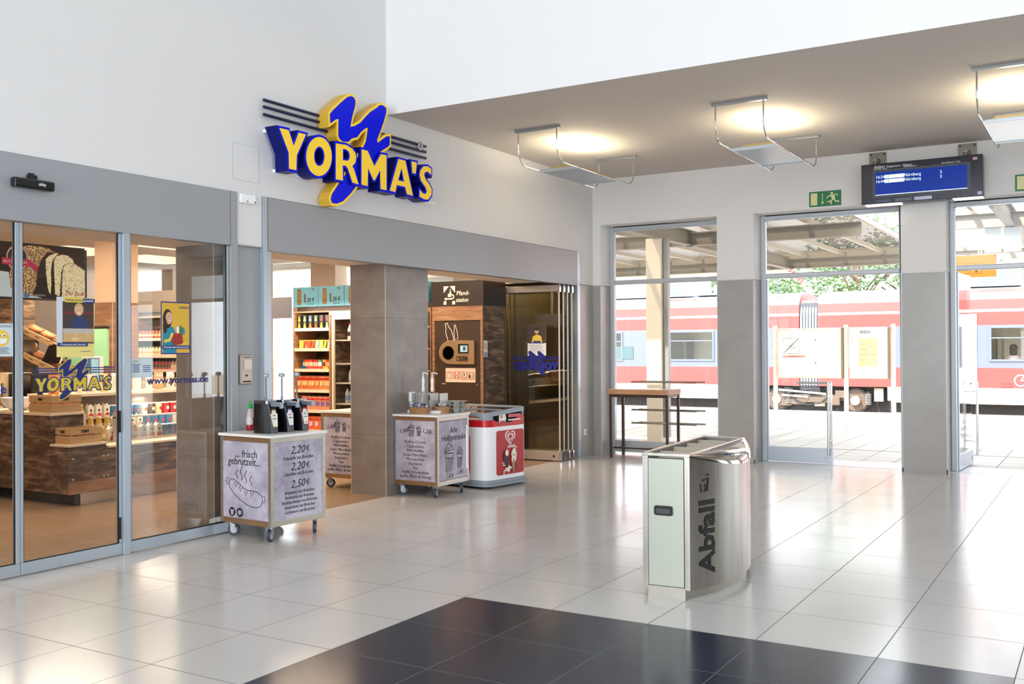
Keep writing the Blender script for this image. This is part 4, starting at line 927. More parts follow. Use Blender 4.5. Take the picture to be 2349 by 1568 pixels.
obj('coin_slot', Flat(FY((0, -.029, 0)), .001).poly(rrect(.0, .195, cz-.125, cz-.052, .03), mat('slot_dark', (76, 58, 44), .4)).ell(.03, cz-.088, .016, .016, BZ2, n=16).rect(.12, .175, cz-.094, cz-.082, PLB).mb, None, pn)
def bottle_out(cx, cz_, h, w, rot):
    c, s_ = math.cos(rot), math.sin(rot); P = [(-w, 0), (w, 0), (w, h*.55), (w*.45, h*.8), (w*.4, h*.93), (w*.5, h), (-w*.5, h), (-w*.4, h*.93), (-w*.45, h*.8), (-w, h*.55)]
    return [(cx+x*c-y*s_, cz_+x*s_+y*c) for x, y in P]
bf = Flat(FY((0, .0115, 0)), .0008)
bf.line(bottle_out(-.10, 1.60, .25, .048, .33), .009, HW, True).line(bottle_out(-.018, 1.625, .19, .027, .12), .008, HW, True).build('bottle_outline', pf_)
ins = Flat(FY((0, .0115, 0)), .0008); ins.rect(-.195, .283, 1.052, 1.24, mat('instruction_cream', (246, 214, 190), .5))
for k in range(4):
    x = -.178+k*.115; ins.rect(x, x+.098, 1.095, 1.195, mat('instruction_tan', (206, 168, 144), .5))
    if k == 0:
        for q in range(3): ins.rect(x+.02+q*.022, x+.032+q*.022, 1.105, 1.17, PAPER)
    if k == 1: ins.rect(x+.035, x+.065, 1.115, 1.18, PAPER).line([(x+.012, 1.105), (x+.086, 1.185)], .006, RED).line([(x+.012, 1.185), (x+.086, 1.105)], .006, RED)
    if k == 2: ins.ell(x+.06, 1.15, .026, .018, PAPER).ell(x+.058, 1.152, .012, .012, PLB)
    if k == 3: ins.ell(x+.03, 1.13, .012, .024, PLB).ell(x+.065, 1.165, .016, .016, PAPER).ell(x+.065, 1.17, .006, .006, RED)
ins.build('instruction_strip', pf_)
text('PFAND', .02, FY((-.225, .011, 1.03)), HW, pf_)
obj('door_lock', MB().cyl((.315, .012, 1.02), (.315, .0, 1.02), .012, n=12), BZ2, pf_)
nt = Flat(FX((w2+.0005, 0, 0)), .0008).rect(.02, .115, 1.385, 1.605, PAPER).rect(.03, .105, 1.39, 1.45, mat('notice_blue', (150, 170, 190), .5)).ell(.067, 1.53, .026, .04, mat('notice_peach', (216, 150, 110), .5)).ell(.067, 1.53, .012, .02, PAPER); nt.build('notice', pf_)

# ------------------------------------------------------------------ shelf wall behind the entrance
SHB = ramp_mat('shelf_edge_cream', [(.3, (232, 206, 176)), (.7, (244, 222, 196))], 10, (1, 1, 1), .45)
def rack(x0, x1, zs, label, top=2.06, nm='shelf_unit', depth=.5):
    t = thing(nm, label, 'shelf', ((x0+x1)/2, 11.0, 0)); h = (x1-x0)/2
    obj('side_panel', B(-h, -h+.028, 0, depth, 0, top), WOODL, t); obj('side_panel', B(h-.028, h, 0, depth, 0, top), WOODL, t)
    obj('back_panel', B(-h+.028, h-.028, depth-.02, depth, 0, top), WOOD, t); obj('top_board', B(-h+.028, h-.028, 0, depth-.02, top-.02, top), WOODL, t)
    obj('plinth', B(-h+.028, h-.028, .02, depth-.02, 0, .1), DBROWN, t)
    for z in zs:
        s_ = obj('shelf', B(-h+.028, h-.028, 0, depth-.02, z-.02, z), SHB, t)
        obj('price_rail', B(-h+.028, h-.028, -.008, 0, z-.042, z+.004), SHB, s_)
    return t
ZS = [1.812, 1.516, 1.214, .912, .616, .32]
rack(-10.385, -9.665, ZS, 'wooden wall shelf with snacks, left of the drinks fridge, seen through entrance')
TOPB = mat('teal_box_print', (100, 164, 190), .5)
def promo_box(x0, n, lab):
    t = thing('promo_box', lab, 'box', (x0+.245, 11.02, 2.128), 0, 'teal price boxes on top of the wall units')
    obj('carton', B(-.243, .243, 0, .35, 0, .292), TOPB, t, bevel=.003)
    f = Flat(FY((0, -.0006, 0)), .0005)
    CB = mat('can_bronze', (126, 104, 62), .4); f.poly([(-.165, .045), (-.155, .03), (-.09, .03), (-.08, .045), (-.08, .235), (-.092, .262), (-.153, .262), (-.165, .235)], CB).rect(-.165, -.08, .085, .092, INK).rect(-.155, -.09, .25, .262, mat('can_dark', (60, 50, 40), .4)).ell(.15, .255, .032, .012, mat('teal_dark', (70, 110, 112), .5))
    p = f.build('can_print', t)
    RB = mat('price_maroon', (96, 22, 34), .5)
    text('1', .19, FY((-.01, -.0035, .118)), RB, p); text(',20 €', .085, FY((.1, -.0035, .10)), INK, p, fitw=.15); text('+ 0,25 € Pfand', .026, FY((.1, -.0035, .04)), INK, p, fitw=.14)
pb_x = [-10.405+.494*i for i in range(0, 5)]
for i, x in enumerate(pb_x): promo_box(x, i, 'teal can carton priced 1,20 €, %s from the left above the entrance shelves' % ('first', 'second', 'third', 'fourth', 'fifth')[i])
for i in range(4): promo_box(-14.34+.494*i, i, 'teal can carton above the shelf behind the glass front, %s from the left' % ('first', 'second', 'third', 'fourth')[i])
obj_b = tag(obj('shelf_canopy', B(-10.33, -7.87, 11.03, 11.4, 2.062, 2.126), DBROWN), 'dark board between the wall shelves and the teal cartons in the entrance view', 'board')
tag(obj('shelf_canopy', B(-14.34, -12.36, 11.03, 11.4, 2.062, 2.126), DBROWN), 'dark board under teal cartons of the shelf behind the glass front', 'board')
# product builders, one mesh per kind and colours
PC = {}
def pm_(key, rgb, rough=.4): return mat('product_%s_%d_%d_%d' % (key, *rgb), rgb, rough)
def product(kind, cols, loc, rz, name, label, cat, group, parts=True):
    key = (kind, tuple(cols))
    if key in PC:
        o = copy_tree(PC[key]); o.location = loc; o.rotation_euler = (0, 0, rz)
        return tag(o, label, cat, group)
    t = thing(name, label, cat, loc, rz, group); c = [pm_(kind, x) for x in cols]
    if kind == 'coffee_box':
        obj('carton', B(-.042, .042, 0, .09, 0, .095), c[0], t)
        f = Flat(FY((0, -.0004, 0)), .0004).ell(0, .07, .014, .014, c[1], n=12).poly([(-.012, .058), (.012, .058), (.022, .03), (.02, .005), (-.02, .005), (-.022, .03)], c[1]); f.build('print', t)
    elif kind == 'bag':
        h, w_ = .19, .055
        P = [[(w_*(1 if abs(math.sin(a)) < .01 else 1)*math.cos(a)*(1 if j not in (0, 4) else 1), (.026 if j in (1, 2, 3) else .004)*math.sin(a), h*j/4) for a in (2*PI*i/12 for i in range(12))] for j in range(5)]
        obj('pouch', MB().grid(P, None, True).add([(-w_, 0, h), (w_, 0, h), (w_, 0, h+.012), (-w_, 0, h+.012)], [(0, 1, 2, 3)]), c[0], t, smooth=SM)
        f = Flat(FY((0, -.027, 0)), .0005).poly([(-.03, .05), (.03, .07), (.035, .12), (-.03, .13)], c[1]).rect(-.04, .04, .145, .17, c[2]); f.build('print', t)
    elif kind == 'slant_pack':
        obj('pouch', MB().box(-.038, .038, -.012, .012, 0, .125), c[0], t, bevel=.008)
        Flat(FY((0, -.0125, 0)), .0005).poly([(-.034, .0), (.0, .0), (.034, .10), (.0, .12)], c[1]).rect(-.036, .036, .108, .124, c[2]).build('print', t)
    elif kind == 'bar':
        obj('wrapper', MB().box(-.014, .014, -.008, .008, 0, .125), c[0], t, bevel=.004)
        Flat(FY((0, -.0085, 0)), .0005).rect(-.012, .012, .03, .09, c[1]).build('print', t)
    elif kind == 'bottle':
        obj('bottle_body', MB().lathe([(0, 0), (.034, .001), (.036, .01), (.036, .13), (.03, .16), (.014, .195), (.013, .215)], n=14), c[0], t, smooth=SM)
        obj('bottle_label', MB().lathe([(.0366, .05), (.0366, .115)], n=14), c[1], t, smooth=SM)
        obj('cap', MB().lathe([(.015, .21), (.015, .23), (0, .231)], n=12), c[2], t, smooth=SM)
    elif kind == 'glass_bottle':
        obj('bottle_body', MB().lathe([(0, 0), (.03, .001), (.034, .01), (.036, .05), (.03, .09), (.024, .115), (.022, .135)], n=14), c[0], t, smooth=SM)
        obj('bottle_label', MB().lathe([(.0366, .035), (.037, .07)], n=14), c[1], t, smooth=SM)
        obj('cap', MB().lathe([(.024, .13), (.025, .148), (0, .15)], n=12), c[2], t, smooth=SM)
    elif kind == 'carton':
        obj('carton_body', MB().box(-.034, .034, -.034, .034, 0, .115).add([(-.034, -.034, .115), (.034, -.034, .115), (.034, .034, .115), (-.034, .034, .115), (-.034, 0, .15), (.034, 0, .15)], [(0, 1, 5, 4), (3, 4, 5, 2), (0, 4, 3), (1, 2, 5)]), c[0], t)
        f = Flat(FX((.0345, 0, 0)), .0004).poly([(-.03, .0), (.03, .0), (.03, .04), (0, .06), (-.03, .03)], c[1]).ell(0, .08, .014, .014, c[2], n=12); f.build('print', t)
        obj('cap', MB().lathe([(.012, .13), (.012, .155), (0, .156)], (.012, 0, 0), 10), c[2], t)
    elif kind == 'cup':
        obj('cup_body', MB().lathe([(0, 0), (.038, .001), (.047, .115)], n=16), c[0], t, smooth=SM)
        obj('lid', MB().lathe([(.049, .113), (.05, .121), (.047, .126), (0, .127)], n=16), c[1], t, smooth=SM)
        Flat(FX((.0465, 0, 0)), .0004).ell(0, .06, .02, .022, c[2], n=12).build('print', t)
    PC[key] = t
    return t
ORD = ['first', 'second', 'third', 'fourth', 'fifth', 'sixth', 'seventh', 'eighth', 'ninth', 'tenth', 'eleventh', 'twelfth']
G0 = (34, 38, 30)
cc = [(226, 214, 60), (196, 200, 150), (110, 150, 200), (190, 196, 130), (120, 60, 66), (130, 66, 76), (214, 222, 70), (206, 214, 90), (220, 110, 60), (180, 80, 60), (222, 212, 60), (180, 178, 140)]
cn = ['yellow', 'pale green', 'light blue', 'olive', 'maroon', 'wine red', 'lime', 'yellow-green', 'orange', 'rust', 'bright yellow', 'grey-beige']
for k in range(12):
    r, i = divmod(k, 6)
    product('coffee_box', [G0, cc[k]], (-10.295+.108*i, 11.03, 1.812+.096*(1-r)), 0, 'coffee_box', 'dark capsule box with %s figure, %s of the top entrance shelf' % (cn[k], 'upper layer' if r == 0 else 'lower layer'), 'box', 'coffee boxes on the top shelf')
sp = [((176, 196, 60), (240, 220, 90)), ((226, 150, 120), (200, 60, 40)), ((170, 60, 34), (214, 110, 60)), ((150, 54, 34), (206, 100, 50)), ((110, 170, 170), (226, 226, 200)), ((226, 186, 60), (240, 220, 150)), ((90, 96, 30), (206, 206, 60)), ((96, 160, 176), (230, 240, 240))]
for k, (a_, b_) in enumerate(sp):
    product('slant_pack', [a_, b_, (206, 180, 80)], (-10.27+.078*k, 11.05, 1.516), 0, 'snack_pouch', 'snack pouch, %s from the left on the second shelf from the top' % ORD[k], 'snack pouch', 'snack pouches on the second shelf')
br = [((40, 90, 130), (200, 220, 230)), ((206, 60, 40), (240, 200, 150)), ((216, 84, 50), (250, 220, 180)), ((190, 40, 44), (240, 210, 200)), ((110, 160, 140), (240, 240, 220)), ((220, 180, 50), (120, 40, 30))]
for k in range(18):
    a_, b_ = br[[0, 1, 1, 2, 2, 2, 3, 3, 1, 3, 4, 4, 0, 5, 5, 2, 1, 1][k]]
    product('bar', [a_, b_], (-10.235+.0295*k, 11.06+.0*(k % 3), 1.214+.012), .25*((k % 3)-1), 'chocolate_bar', 'upright chocolate bar, %s from the left in the tray of the third shelf' % (ORD+['thirteenth', 'fourteenth', 'fifteenth', 'sixteenth', 'seventeenth', 'eighteenth'])[k], 'chocolate bar', 'chocolate bars on the third shelf')
tag(obj('display_tray', MB().box(-10.255, -9.70, 11.02, 11.11, 1.214, 1.226, mat('tray_red', (190, 70, 50), .5)).box(-10.255, -9.70, 11.02, 11.024, 1.226, 1.25, mat('tray_red', (190, 70, 50), .5)).box(-10.255, -10.14, 11.019, 11.02, 1.216, 1.25, mat('tray_blue', (30, 80, 130), .5)).box(-9.82, -9.73, 11.019, 11.02, 1.216, 1.25, mat('tray_yellow', (220, 190, 60), .5))), 'low red display tray holding the chocolate bars', 'tray')
for k in range(9):
    product('bag', [(206, 120, 60) if k < 6 else (214, 140, 84), (236, 190, 130), (206, 34, 34)], (-10.30+.068*k+(.03 if k > 5 else 0), 11.05+.012*(k % 2), .912), 0, 'crisp_bag', 'orange bag of snacks with red top, %s from the left on the fourth shelf' % ORD[k], 'snack bag', 'orange snack bags on the fourth shelf')
for k in range(6):
    product('bag', [(220, 150, 120), (120, 100, 160), (214, 30, 40)], (-10.22+.095*k, 11.05, .616), 0, 'crisp_bag', 'bag with red top and violet print, %s from the left on the fifth shelf' % ORD[k], 'snack bag', 'violet print snack bags on the fifth shelf')
for k in range(5):
    product('bag', [(226, 110, 60), (220, 200, 220), (200, 60, 50)], (-10.18+.11*k, 11.05, .32), 0, 'crisp_bag', 'bright orange bag, %s from the left on the lowest visible shelf' % ORD[k], 'snack bag', 'orange bags on the lowest shelf')
# drinks fridge
fg = thing('drinks_fridge', 'cream framed glass door drinks fridge between snack shelf and stone column', 'fridge', (-9.155, 11.0, 0)); h = .5
CRM = mat('fridge_cream_frame', (228, 206, 178), .4)
obj('side_wall', B(-h, -h+.035, .03, .55, 0, 2.04), WOOD, fg); obj('side_wall', B(h-.035, h, .03, .55, 0, 2.04), WOOD, fg)
obj('top_header', MB().box(-h, h, .0, .55, 1.985, 2.055).box(-h-.005, h+.005, -.012, .1, 2.0, 2.055), CRM, fg, bevel=.006)
obj('back_wall', B(-h+.035, h-.035, .52, .55, .1, 1.985), WOOD, fg); obj('plinth', B(-h, h, .03, .55, 0, .1), CRM, fg)
df = obj('door_frame', MB().box(-h+.01, -h+.055, 0, .03, .1, 1.98).box(h-.055, h-.01, 0, .03, .1, 1.98).box(-h+.055, h-.055, 0, .03, 1.93, 1.98).box(-h+.055, h-.055, 0, .03, .1, .15), CRM, fg, bevel=.004)
obj('door_glass', B(-h+.055, h-.055, .012, .018, .15, 1.93), GLASS, df)
for z in (1.64, 1.30, 1.02, .72, .42): obj('shelf', B(-h+.035, h-.035, .06, .52, z-.02, z), mat('wire_shelf_white', (230, 220, 206), .4), fg)
for z, zi, (nm, cols) in ((1.64, 0, ('white milk drink', [(236, 230, 228), (60, 44, 50), (206, 60, 60)])), (1.30, 1, ('water', [(176, 190, 196), (214, 226, 236), (60, 110, 190)])), (1.02, 2, ('water', [(176, 190, 196), (200, 222, 240), (40, 90, 190)])), (.72, 3, ('water', [(176, 190, 196), (120, 150, 190), (30, 60, 150)]))):
    for k in range(6 if zi < 3 else 7):
        product('bottle', cols, (-9.40+.077*k+(0, .05, .02, -.05)[zi], 11.12, z), 0, 'drink_bottle', '%s bottle in the fridge, row %s from the top, %s from the left' % (nm, ORD[zi], ORD[k]), 'bottle', 'bottles in the drinks fridge, row '+ORD[zi])
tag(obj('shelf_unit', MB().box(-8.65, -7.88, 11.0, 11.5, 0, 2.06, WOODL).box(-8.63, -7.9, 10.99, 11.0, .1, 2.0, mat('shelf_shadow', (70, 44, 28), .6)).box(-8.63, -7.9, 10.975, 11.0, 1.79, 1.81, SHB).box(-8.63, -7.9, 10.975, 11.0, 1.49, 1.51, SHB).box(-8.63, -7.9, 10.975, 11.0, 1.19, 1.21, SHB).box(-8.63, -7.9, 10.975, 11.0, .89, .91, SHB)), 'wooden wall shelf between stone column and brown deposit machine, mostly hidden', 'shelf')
for r, z in enumerate((1.51, 1.21, .91)):
    for k in range(2):
        product('bottle', [[(226, 120, 60), (206, 190, 160), (150, 150, 60)][r], (240, 230, 210), (60, 60, 40)], (-7.95-.075*k, 10.93, z), 0, 'drink_bottle', 'coloured bottle beside the deposit machine, %s row, %s from the right' % (('upper', 'middle', 'lower')[r], ORD[k]), 'bottle', 'bottles beside the deposit machine')
# left wall shelf behind the glass front
ZL = [1.70, 1.42, 1.19, .92]
rack(-14.2, -12.4, ZL, 'wide wall shelf with bottles and cans seen through the glass front beside the cleaning poster', nm='shelf_unit')
for r, z in enumerate(ZL[:4]):
    for k in range(22):
        col = ([(150, 84, 60), (214, 170, 140), (60, 40, 34)], [(226, 206, 170), (196, 170, 120), (120, 140, 90)], [(190, 90, 80), (80, 96, 80), (40, 60, 44)], [(220, 200, 170), (240, 230, 200), (200, 190, 160)])[r] if not (r == 2 and k > 12) else [(206, 180, 150), (220, 200, 170), (90, 60, 40)]
        product('glass_bottle', col, (-14.1+.078*k, 11.07, z), 0, 'drink_bottle', 'small bottle on the %s shelf behind the glass front, at place %s from the left' % (('top', 'second', 'third', 'fourth')[r], (ORD+['13th', '14th', '15th', '16th', '17th', '18th', '19th', '20th', '21st', '22nd'])[k]), 'bottle', 'bottles on the %s shelf behind the glass front' % ('top', 'second', 'third', 'fourth')[r])

# inner columns, screens
struct('trim_41', MB().box(-10.89, -10.55, 8.0, 8.38, 0, 2.10, WOODL).box(-10.89, -10.55, 8.0, 8.38, 2.10, 3.0, mat('column_peach', (226, 196, 168), .7)))
struct('trim_42', MB().box(-10.553, -10.547, 7.997, 8.003, 0, 2.1), mat('bead_cream', (206, 184, 160), .4))
struct('trim_43', MB().box(-10.70, -10.45, 6.62, 6.9, .9, 2.1, WOOD))
hs = thing('hanging_screen', 'grey-blue screen seen from behind through the shop entrance, upper left', 'screen', (-8.0, 8.2, 1.85))
obj('panel', B(-.5, .21, 0, .035, 0, .235), mat('screen_back_grey', (146, 148, 158), .25), hs, bevel=.004)
obj('bracket', MB().box(-.2, -.17, .01, .03, .23, 1.13), PLW, hs)
# bread picture screen
bs = thing('menu_screen', 'large dark screen picturing sliced seeded bread above the counter behind the sliding doors', 'screen', (-8.3, 5.30, 1.97))
obj('screen_case', B(-.07, 0, -1.1, .69, 0, .497), PLB, bs)
BRK = mat('menu_dark_brown', (48, 36, 28), .3, emit=.15)
CR1 = ramp_mat('bread_crust_print', [(.35, (84, 58, 34)), (.5, (150, 116, 74)), (.62, (214, 190, 146))], 60, rough=.3, detail=4); CR2 = ramp_mat('bread_crumb_print', [(.35, (196, 184, 140)), (.5, (226, 222, 186)), (.68, (150, 124, 72))], 45, rough=.3, detail=4)
for q in (CR1, CR2, BRK):
    bn = q.node_tree.nodes['Principled BSDF']; bn.inputs['Specular IOR Level'].default_value = .25
    if q is not BRK: q.node_tree.links.new(bn.inputs['Base Color'].links[0].from_socket, bn.inputs['Emission Color']); bn.inputs['Emission Strength'].default_value = .35
f = Flat(FX((.0005, 0, 0)), .0008)
f.rect(-1.09, .68, .01, .487, BRK)
LB = mat('menu_light_blue', (190, 210, 220), .3, emit=.2)
f.poly([(-1.09, .01), (.25, .01), (.198, .024), (-.002, .037), (-.053, .1), (-.07, .228), (-.149, .234), (-1.09, .26)], LB)
f.poly([(-.064, .196), (-.053, .1), (-.025, .058), (.021, .033), (.126, .026), (.198, .04), (.234, .114), (.259, .237), (.283, .362), (.32, .409), (.382, .436), (.32, .465), (.247, .477), (.163, .481), (.093, .474), (.023, .451), (-.035, .349)], CR1)
f.poly([(.15, .03), (.198, .04), (.234, .114), (.259, .237), (.283, .362), (.32, .409), (.382, .436), (.30, .43), (.24, .36), (.2, .25), (.19, .12)], BRK)
def slice_(P, m):
    f.poly(offset_poly(P, .006), CR1); f.poly(P, m)
slice_([(.286, .362), (.314, .392), (.369, .421), (.413, .43), (.369, .39), (.344, .344), (.332, .253), (.337, .141), (.331, .052), (.313, .084), (.292, .217)], CR2)
slice_([(.368, .356), (.388, .397), (.444, .417), (.507, .412), (.555, .382), (.567, .346), (.5, .343), (.462, .318), (.443, .26), (.43, .124), (.417, .033), (.38, .054), (.371, .211)], CR2)
f.poly([(.44, .26), (.462, .318), (.5, .343), (.519, .345), (.475, .328), (.458, .295), (.443, .17), (.437, .04), (.425, .04), (.43, .124)], BRK)
slice_([(.460, .295), (.478, .325), (.519, .342), (.583, .337), (.648, .304), (.682, .284), (.682, .03), (.446, .03), (.448, .17)], CR2)
ps = f.build('bread_picture', bs)
g = Flat(FX((.0085, -.0, .0)), .0006); cx, cy = .005, .358
MG = mat('seal_crimson', (190, 30, 80), .4, emit=.1)
g.ell(cx, cy, .105, .115, MG, n=30).ell(cx, cy, .1, .11, PAPER, n=30).ell(cx, cy, .092, .10, mat('seal_black', (30, 34, 40), .4), n=30).ell(cx, cy, .055, .06, PAPER, n=26)
g.poly([(cx-.145, cy-.065), (cx-.145, cy-.005), (cx+.12, cy-.01), (cx+.20, cy-.07), (cx+.19, cy-.12), (cx+.12, cy-.07)], MG); sl = g.build('award_seal', bs)
text('DINKELVOLLKORNBROT', .03, FX((.012, cy*0+cx, cy+.078)), PAPER, sl, fitw=.13); text('BROT DES JAHRES 2018', .034, FX((.0125, cx-.02, cy-.038)), PAPER, sl, fitw=.22); text('* * *', .03, FX((.012, cx, cy-.09)), PAPER, sl)
text('Der Beck', .06, FX((.009, .575, .065)), RED, bs, shear=.2, fitw=.2); text('BROT\n2018', .055, FX((.006, -.245, .14)), mat('seal_black', (30, 34, 40), .4), bs, fitw=.1, lsp=.9)
text('f', .045, FX((.0065, .1, .036)), PAPER, Flat(FX((.005, 0, 0))).rect(.075, .12, .015, .055, mat('badge_blue', (50, 110, 190), .4)).build('web_badge', bs)); text('www.derbeck.de', .022, FX((.006, .2, .036)), PAPER, bs)
tag(obj('menu_screen', B(-8.42, -8.38, 4.2, 6.07, 1.965, 2.46), PLB), 'edge of a second dark screen directly behind the bread picture screen', 'screen')

# ------------------------------------------------------------------ counter block
ct = thing('sales_counter', 'L-shaped dark wood laminate counter with pale top behind the sliding doors', 'counter', (-8.84, 6.0, 0))
obj('upper_block', MB().box(-4.5, 0, 0, .355, .12, .868), WOOD, ct)
obj('upper_top', B(-4.5, .012, -.012, .36, .868, .898), CREAM, ct, bevel=.003)
obj('plinth', MB().box(-4.5, .22, .1, .36, 0, .12).box(-.3, .19, .36, 2.4, 0, .12), PLB, ct); obj('steel_kick', MB().box(.2, .225, .16, 2.4, 0, .12), mat('kick_steel', (196, 178, 156), .35, .7), ct)
obj('bench_block', MB().box(0, .27, .002, .42, .12, .575), WOOD, ct); obj('bench_top', B(.0, .285, -.012, .43, .575, .598), CREAM, ct, bevel=.003)
obj('bench_front', MB().box(0, .26, .42, 2.45, .236, .535), WOOD, ct); obj('oak_band', MB().box(.26, .29, .0, 2.45, .12, .236).box(0, .26, .42, 2.45, .12, .236), WOODL, ct)
obj('bench_board', B(.0, .285, .44, 2.45, .535, .556), CREAM, ct, bevel=.003)
sc_ = MB()
for y, z in ((.05, .46), (.05, .26), (.39, .46), (.45, .46), (.39, .26), (.45, .26)): sc_.cyl((.27 if y < .42 else .26, y, z), (.274 if y < .42 else .264, y, z), .007, n=10)
obj('screw_caps', sc_, PLW, ct)
obj('price_tag', Flat(FX((.002, 0, 0)), .001).rect(.20, .30, .66, .74, PLB).rect(.215, .28, .69, .694, PAPER).rect(.215, .27, .71, .714, PAPER).mb, None, ct)
# chilled display
cd_ = thing('chilled_display', 'open chilled display with drinks and yogurt cups set into the counter', 'fridge', (-8.84, 6.37, 0))
obj('end_post', MB().box(-.03, .0, -.01, .02, .6, .868), mat('post_cream', (216, 198, 176), .4), cd_)
obj('back_louvre', B(-.56, -.53, 0, 2.1, .6, 1.02), slat_mat('louvre_brown', (110, 90, 74), (142, 120, 100), 2, .016, .4), cd_)
obj('interior_floor', B(-.53, .0, 0, 2.1, .56, .572), mat('display_steel', (176, 160, 140), .3, .6), cd_)
obj('step_shelf', MB().box(-.53, -.18, 0.02, 2.1, .66, .668).box(-.53, -.33, .02, 2.1, .782, .79), mat('display_shelf', (206, 190, 168), .3, .3), cd_)
obj('top_ledge', B(-.95, -.40, .0, 2.1, 1.02, 1.052), CREAM, cd_, bevel=.004)
obj('glass_front', B(-.004, .0, .36, 2.1, .572, .80), ACR, cd_); obj('glass_rail', MB().box(-.012, .004, .34, 2.1, .80, .812).box(-.014, .004, .34, .37, .572, .86), mat('rail_alloy', (190, 180, 168), .3, .6), cd_)
YL = [(196, 160, 60), (220, 200, 150), (240, 226, 190)]; CT = [(240, 232, 220), (200, 70, 40), (60, 60, 50)]; BC = [(50, 130, 180), (230, 236, 240), (200, 80, 90)]; TC = [(226, 190, 150), (240, 234, 224), (150, 60, 40)]; RC = [(200, 50, 60), (240, 236, 236), (250, 220, 210)]; WC = [(240, 232, 218), (240, 236, 226), (200, 90, 60)]; BR = [(60, 36, 30), (200, 150, 100), (220, 170, 120)]
rows = [(.572, -.07, 'bottom', [('glass_bottle', YL)]*3 + [('carton', CT)]*2 + [('glass_bottle', YL)]*2+[('carton', CT)]*3 + [('cup', BC)]*4+[('cup', TC), ('cup', WC), ('cup', RC), ('cup', WC), ('cup', WC)]),
        (.668, -.26, 'middle', [('glass_bottle', YL)]*5 + [('carton', CT)]*3 + [('carton', CT)]*1 + [('cup', BC)]*4 + [('cup', WC), ('cup', TC), ('cup', BR), ('cup', WC), ('cup', WC), ('cup', TC)]),
        (.79, -.42, 'top', [('glass_bottle', YL)]*3 + [('carton', CT)]*3 + [('cup', BC)]*4 + [('cup', WC), ('cup', BR), ('cup', TC), ('cup', RC), ('cup', RC), ('cup', WC), ('cup', WC), ('cup', RC)])]
NMS = {'glass_bottle': ('juice_bottle', 'yellow juice bottle', 'bottle'), 'carton': ('juice_carton', 'white orange drink carton', 'carton'), 'cup': ('yogurt_cup', 'cup', 'cup')}
CNM = {id(BC): 'blue yogurt', id(TC): 'tan dessert', id(RC): 'red yogurt', id(WC): 'white dessert', id(BR): 'dark brown dessert'}
for z, dx, rn_, L_ in rows:
    cnt = {}
    for k, (kd, cl) in enumerate(L_):
        nm, lb, cat_ = NMS[kd]
        if kd == 'cup': lb = CNM[id(cl)]+' cup'
        cnt[lb] = cnt.get(lb, 0)+1
        product(kd, cl, (-8.84+dx, 6.43+.099*k, z), 0, nm, '%s, %s from left in the %s row of the chilled display' % (lb, ORD[cnt[lb]-1], rn_), cat_, '%ss in the %s row of the chilled display' % (lb, rn_))
# crates
def crate(loc, w_, d, h, label):
    t = thing('wooden_crate', label, 'crate', loc, 0, 'wooden crates on the counter')
    for z0, z1 in ((0, h*.5), (h*.58, h)):
        for a_ in ((-w_, 0, 0, .01), (-w_, 0, d-.01, d)): obj('slat', B(a_[0], a_[1], a_[2], a_[3], z0, z1), CRATEW, t, bevel=.001)
        obj('slat', B(-w_, -w_+.01, .01, d-.01, z0, z1), CRATEW, t, bevel=.001); obj('slat', B(-.01, 0, .01, d-.01, z0, z1), CRATEW, t, bevel=.001)
    obj('crate_floor', B(-w_+.01, -.01, .01, d-.01, .004, .012), CRATEW, t)
    obj('corner_post', MB().box(-.03, -.01, .01, .03, .01, h-.005).box(-w_+.01, -w_+.03, .01, .03, .01, h-.005).box(-.03, -.01, d-.03, d-.01, .01, h-.005).box(-w_+.01, -w_+.03, d-.03, d-.01, .01, h-.005), CRATEW, t)
    text("YORMA'S", .04, FX((.0005, d*.45, h*.78)), INK, t, fitw=.09, off=.0015); text("YORMA'S", .035, FY((-w_*.5, -.0005, h*.78)), INK, t, fitw=.075, off=.0015)
crate((-8.83, 6.0, .898), .36, .33, .165, 'pine crate holding oranges on the upper counter')
crate((-8.60, 6.04, .598), .232, .36, .15, 'pine crate holding red apples on the lower bench')
OR = ramp_mat('orange_peel', [(.3, (226, 130, 40)), (.7, (240, 160, 60))], 40, rough=.5, bump=.3)
def fruit(n, m, loc, r, label, grp, i):
    t = thing(n, label, 'fruit', loc, 0, grp)
    obj('fruit_flesh', MB().sphere((0, 0, r*.95), r, 16, None, (1, 1, .95)), m, t, smooth=2)
    obj('stem', MB().cyl((0, 0, r*1.84), (0, 0, r*1.92), .004, n=6), mat('stem_green', (80, 100, 50), .6), t)
k = 0
for x, y, z in ((-.28, .09, .07), (-.20, .09, .08), (-.11, .10, .08), (-.25, .2, .085), (-.15, .2, .09), (-.06, .2, .075), (-.28, .27, .06), (-.08, .1, .06)):
    fruit('orange', OR, (-8.83+x, 6.0+y, .898+z), .042, 'orange in the pine crate on the upper counter, %s of the front row' % ORD[k] if k < 3 else 'orange in the upper crate, %s behind the front row' % ORD[k-3], 'oranges in the upper crate', k); k += 1
APM = ramp_mat('apple_skin', [(.3, (150, 40, 30)), (.7, (196, 110, 60))], 12, rough=.35)
k = 0
for x, y, z in ((-.18, .08, .045), (-.10, .07, .05), (-.05, .14, .05), (-.17, .17, .05), (-.10, .2, .06), (-.16, .26, .05), (-.07, .29, .07)):
    fruit('apple', APM, (-8.60+x, 6.04+y, .598+z), .038, 'red apple in the pine crate on the lower bench, %s from the front left' % ORD[k], 'apples in the lower crate', k); k += 1
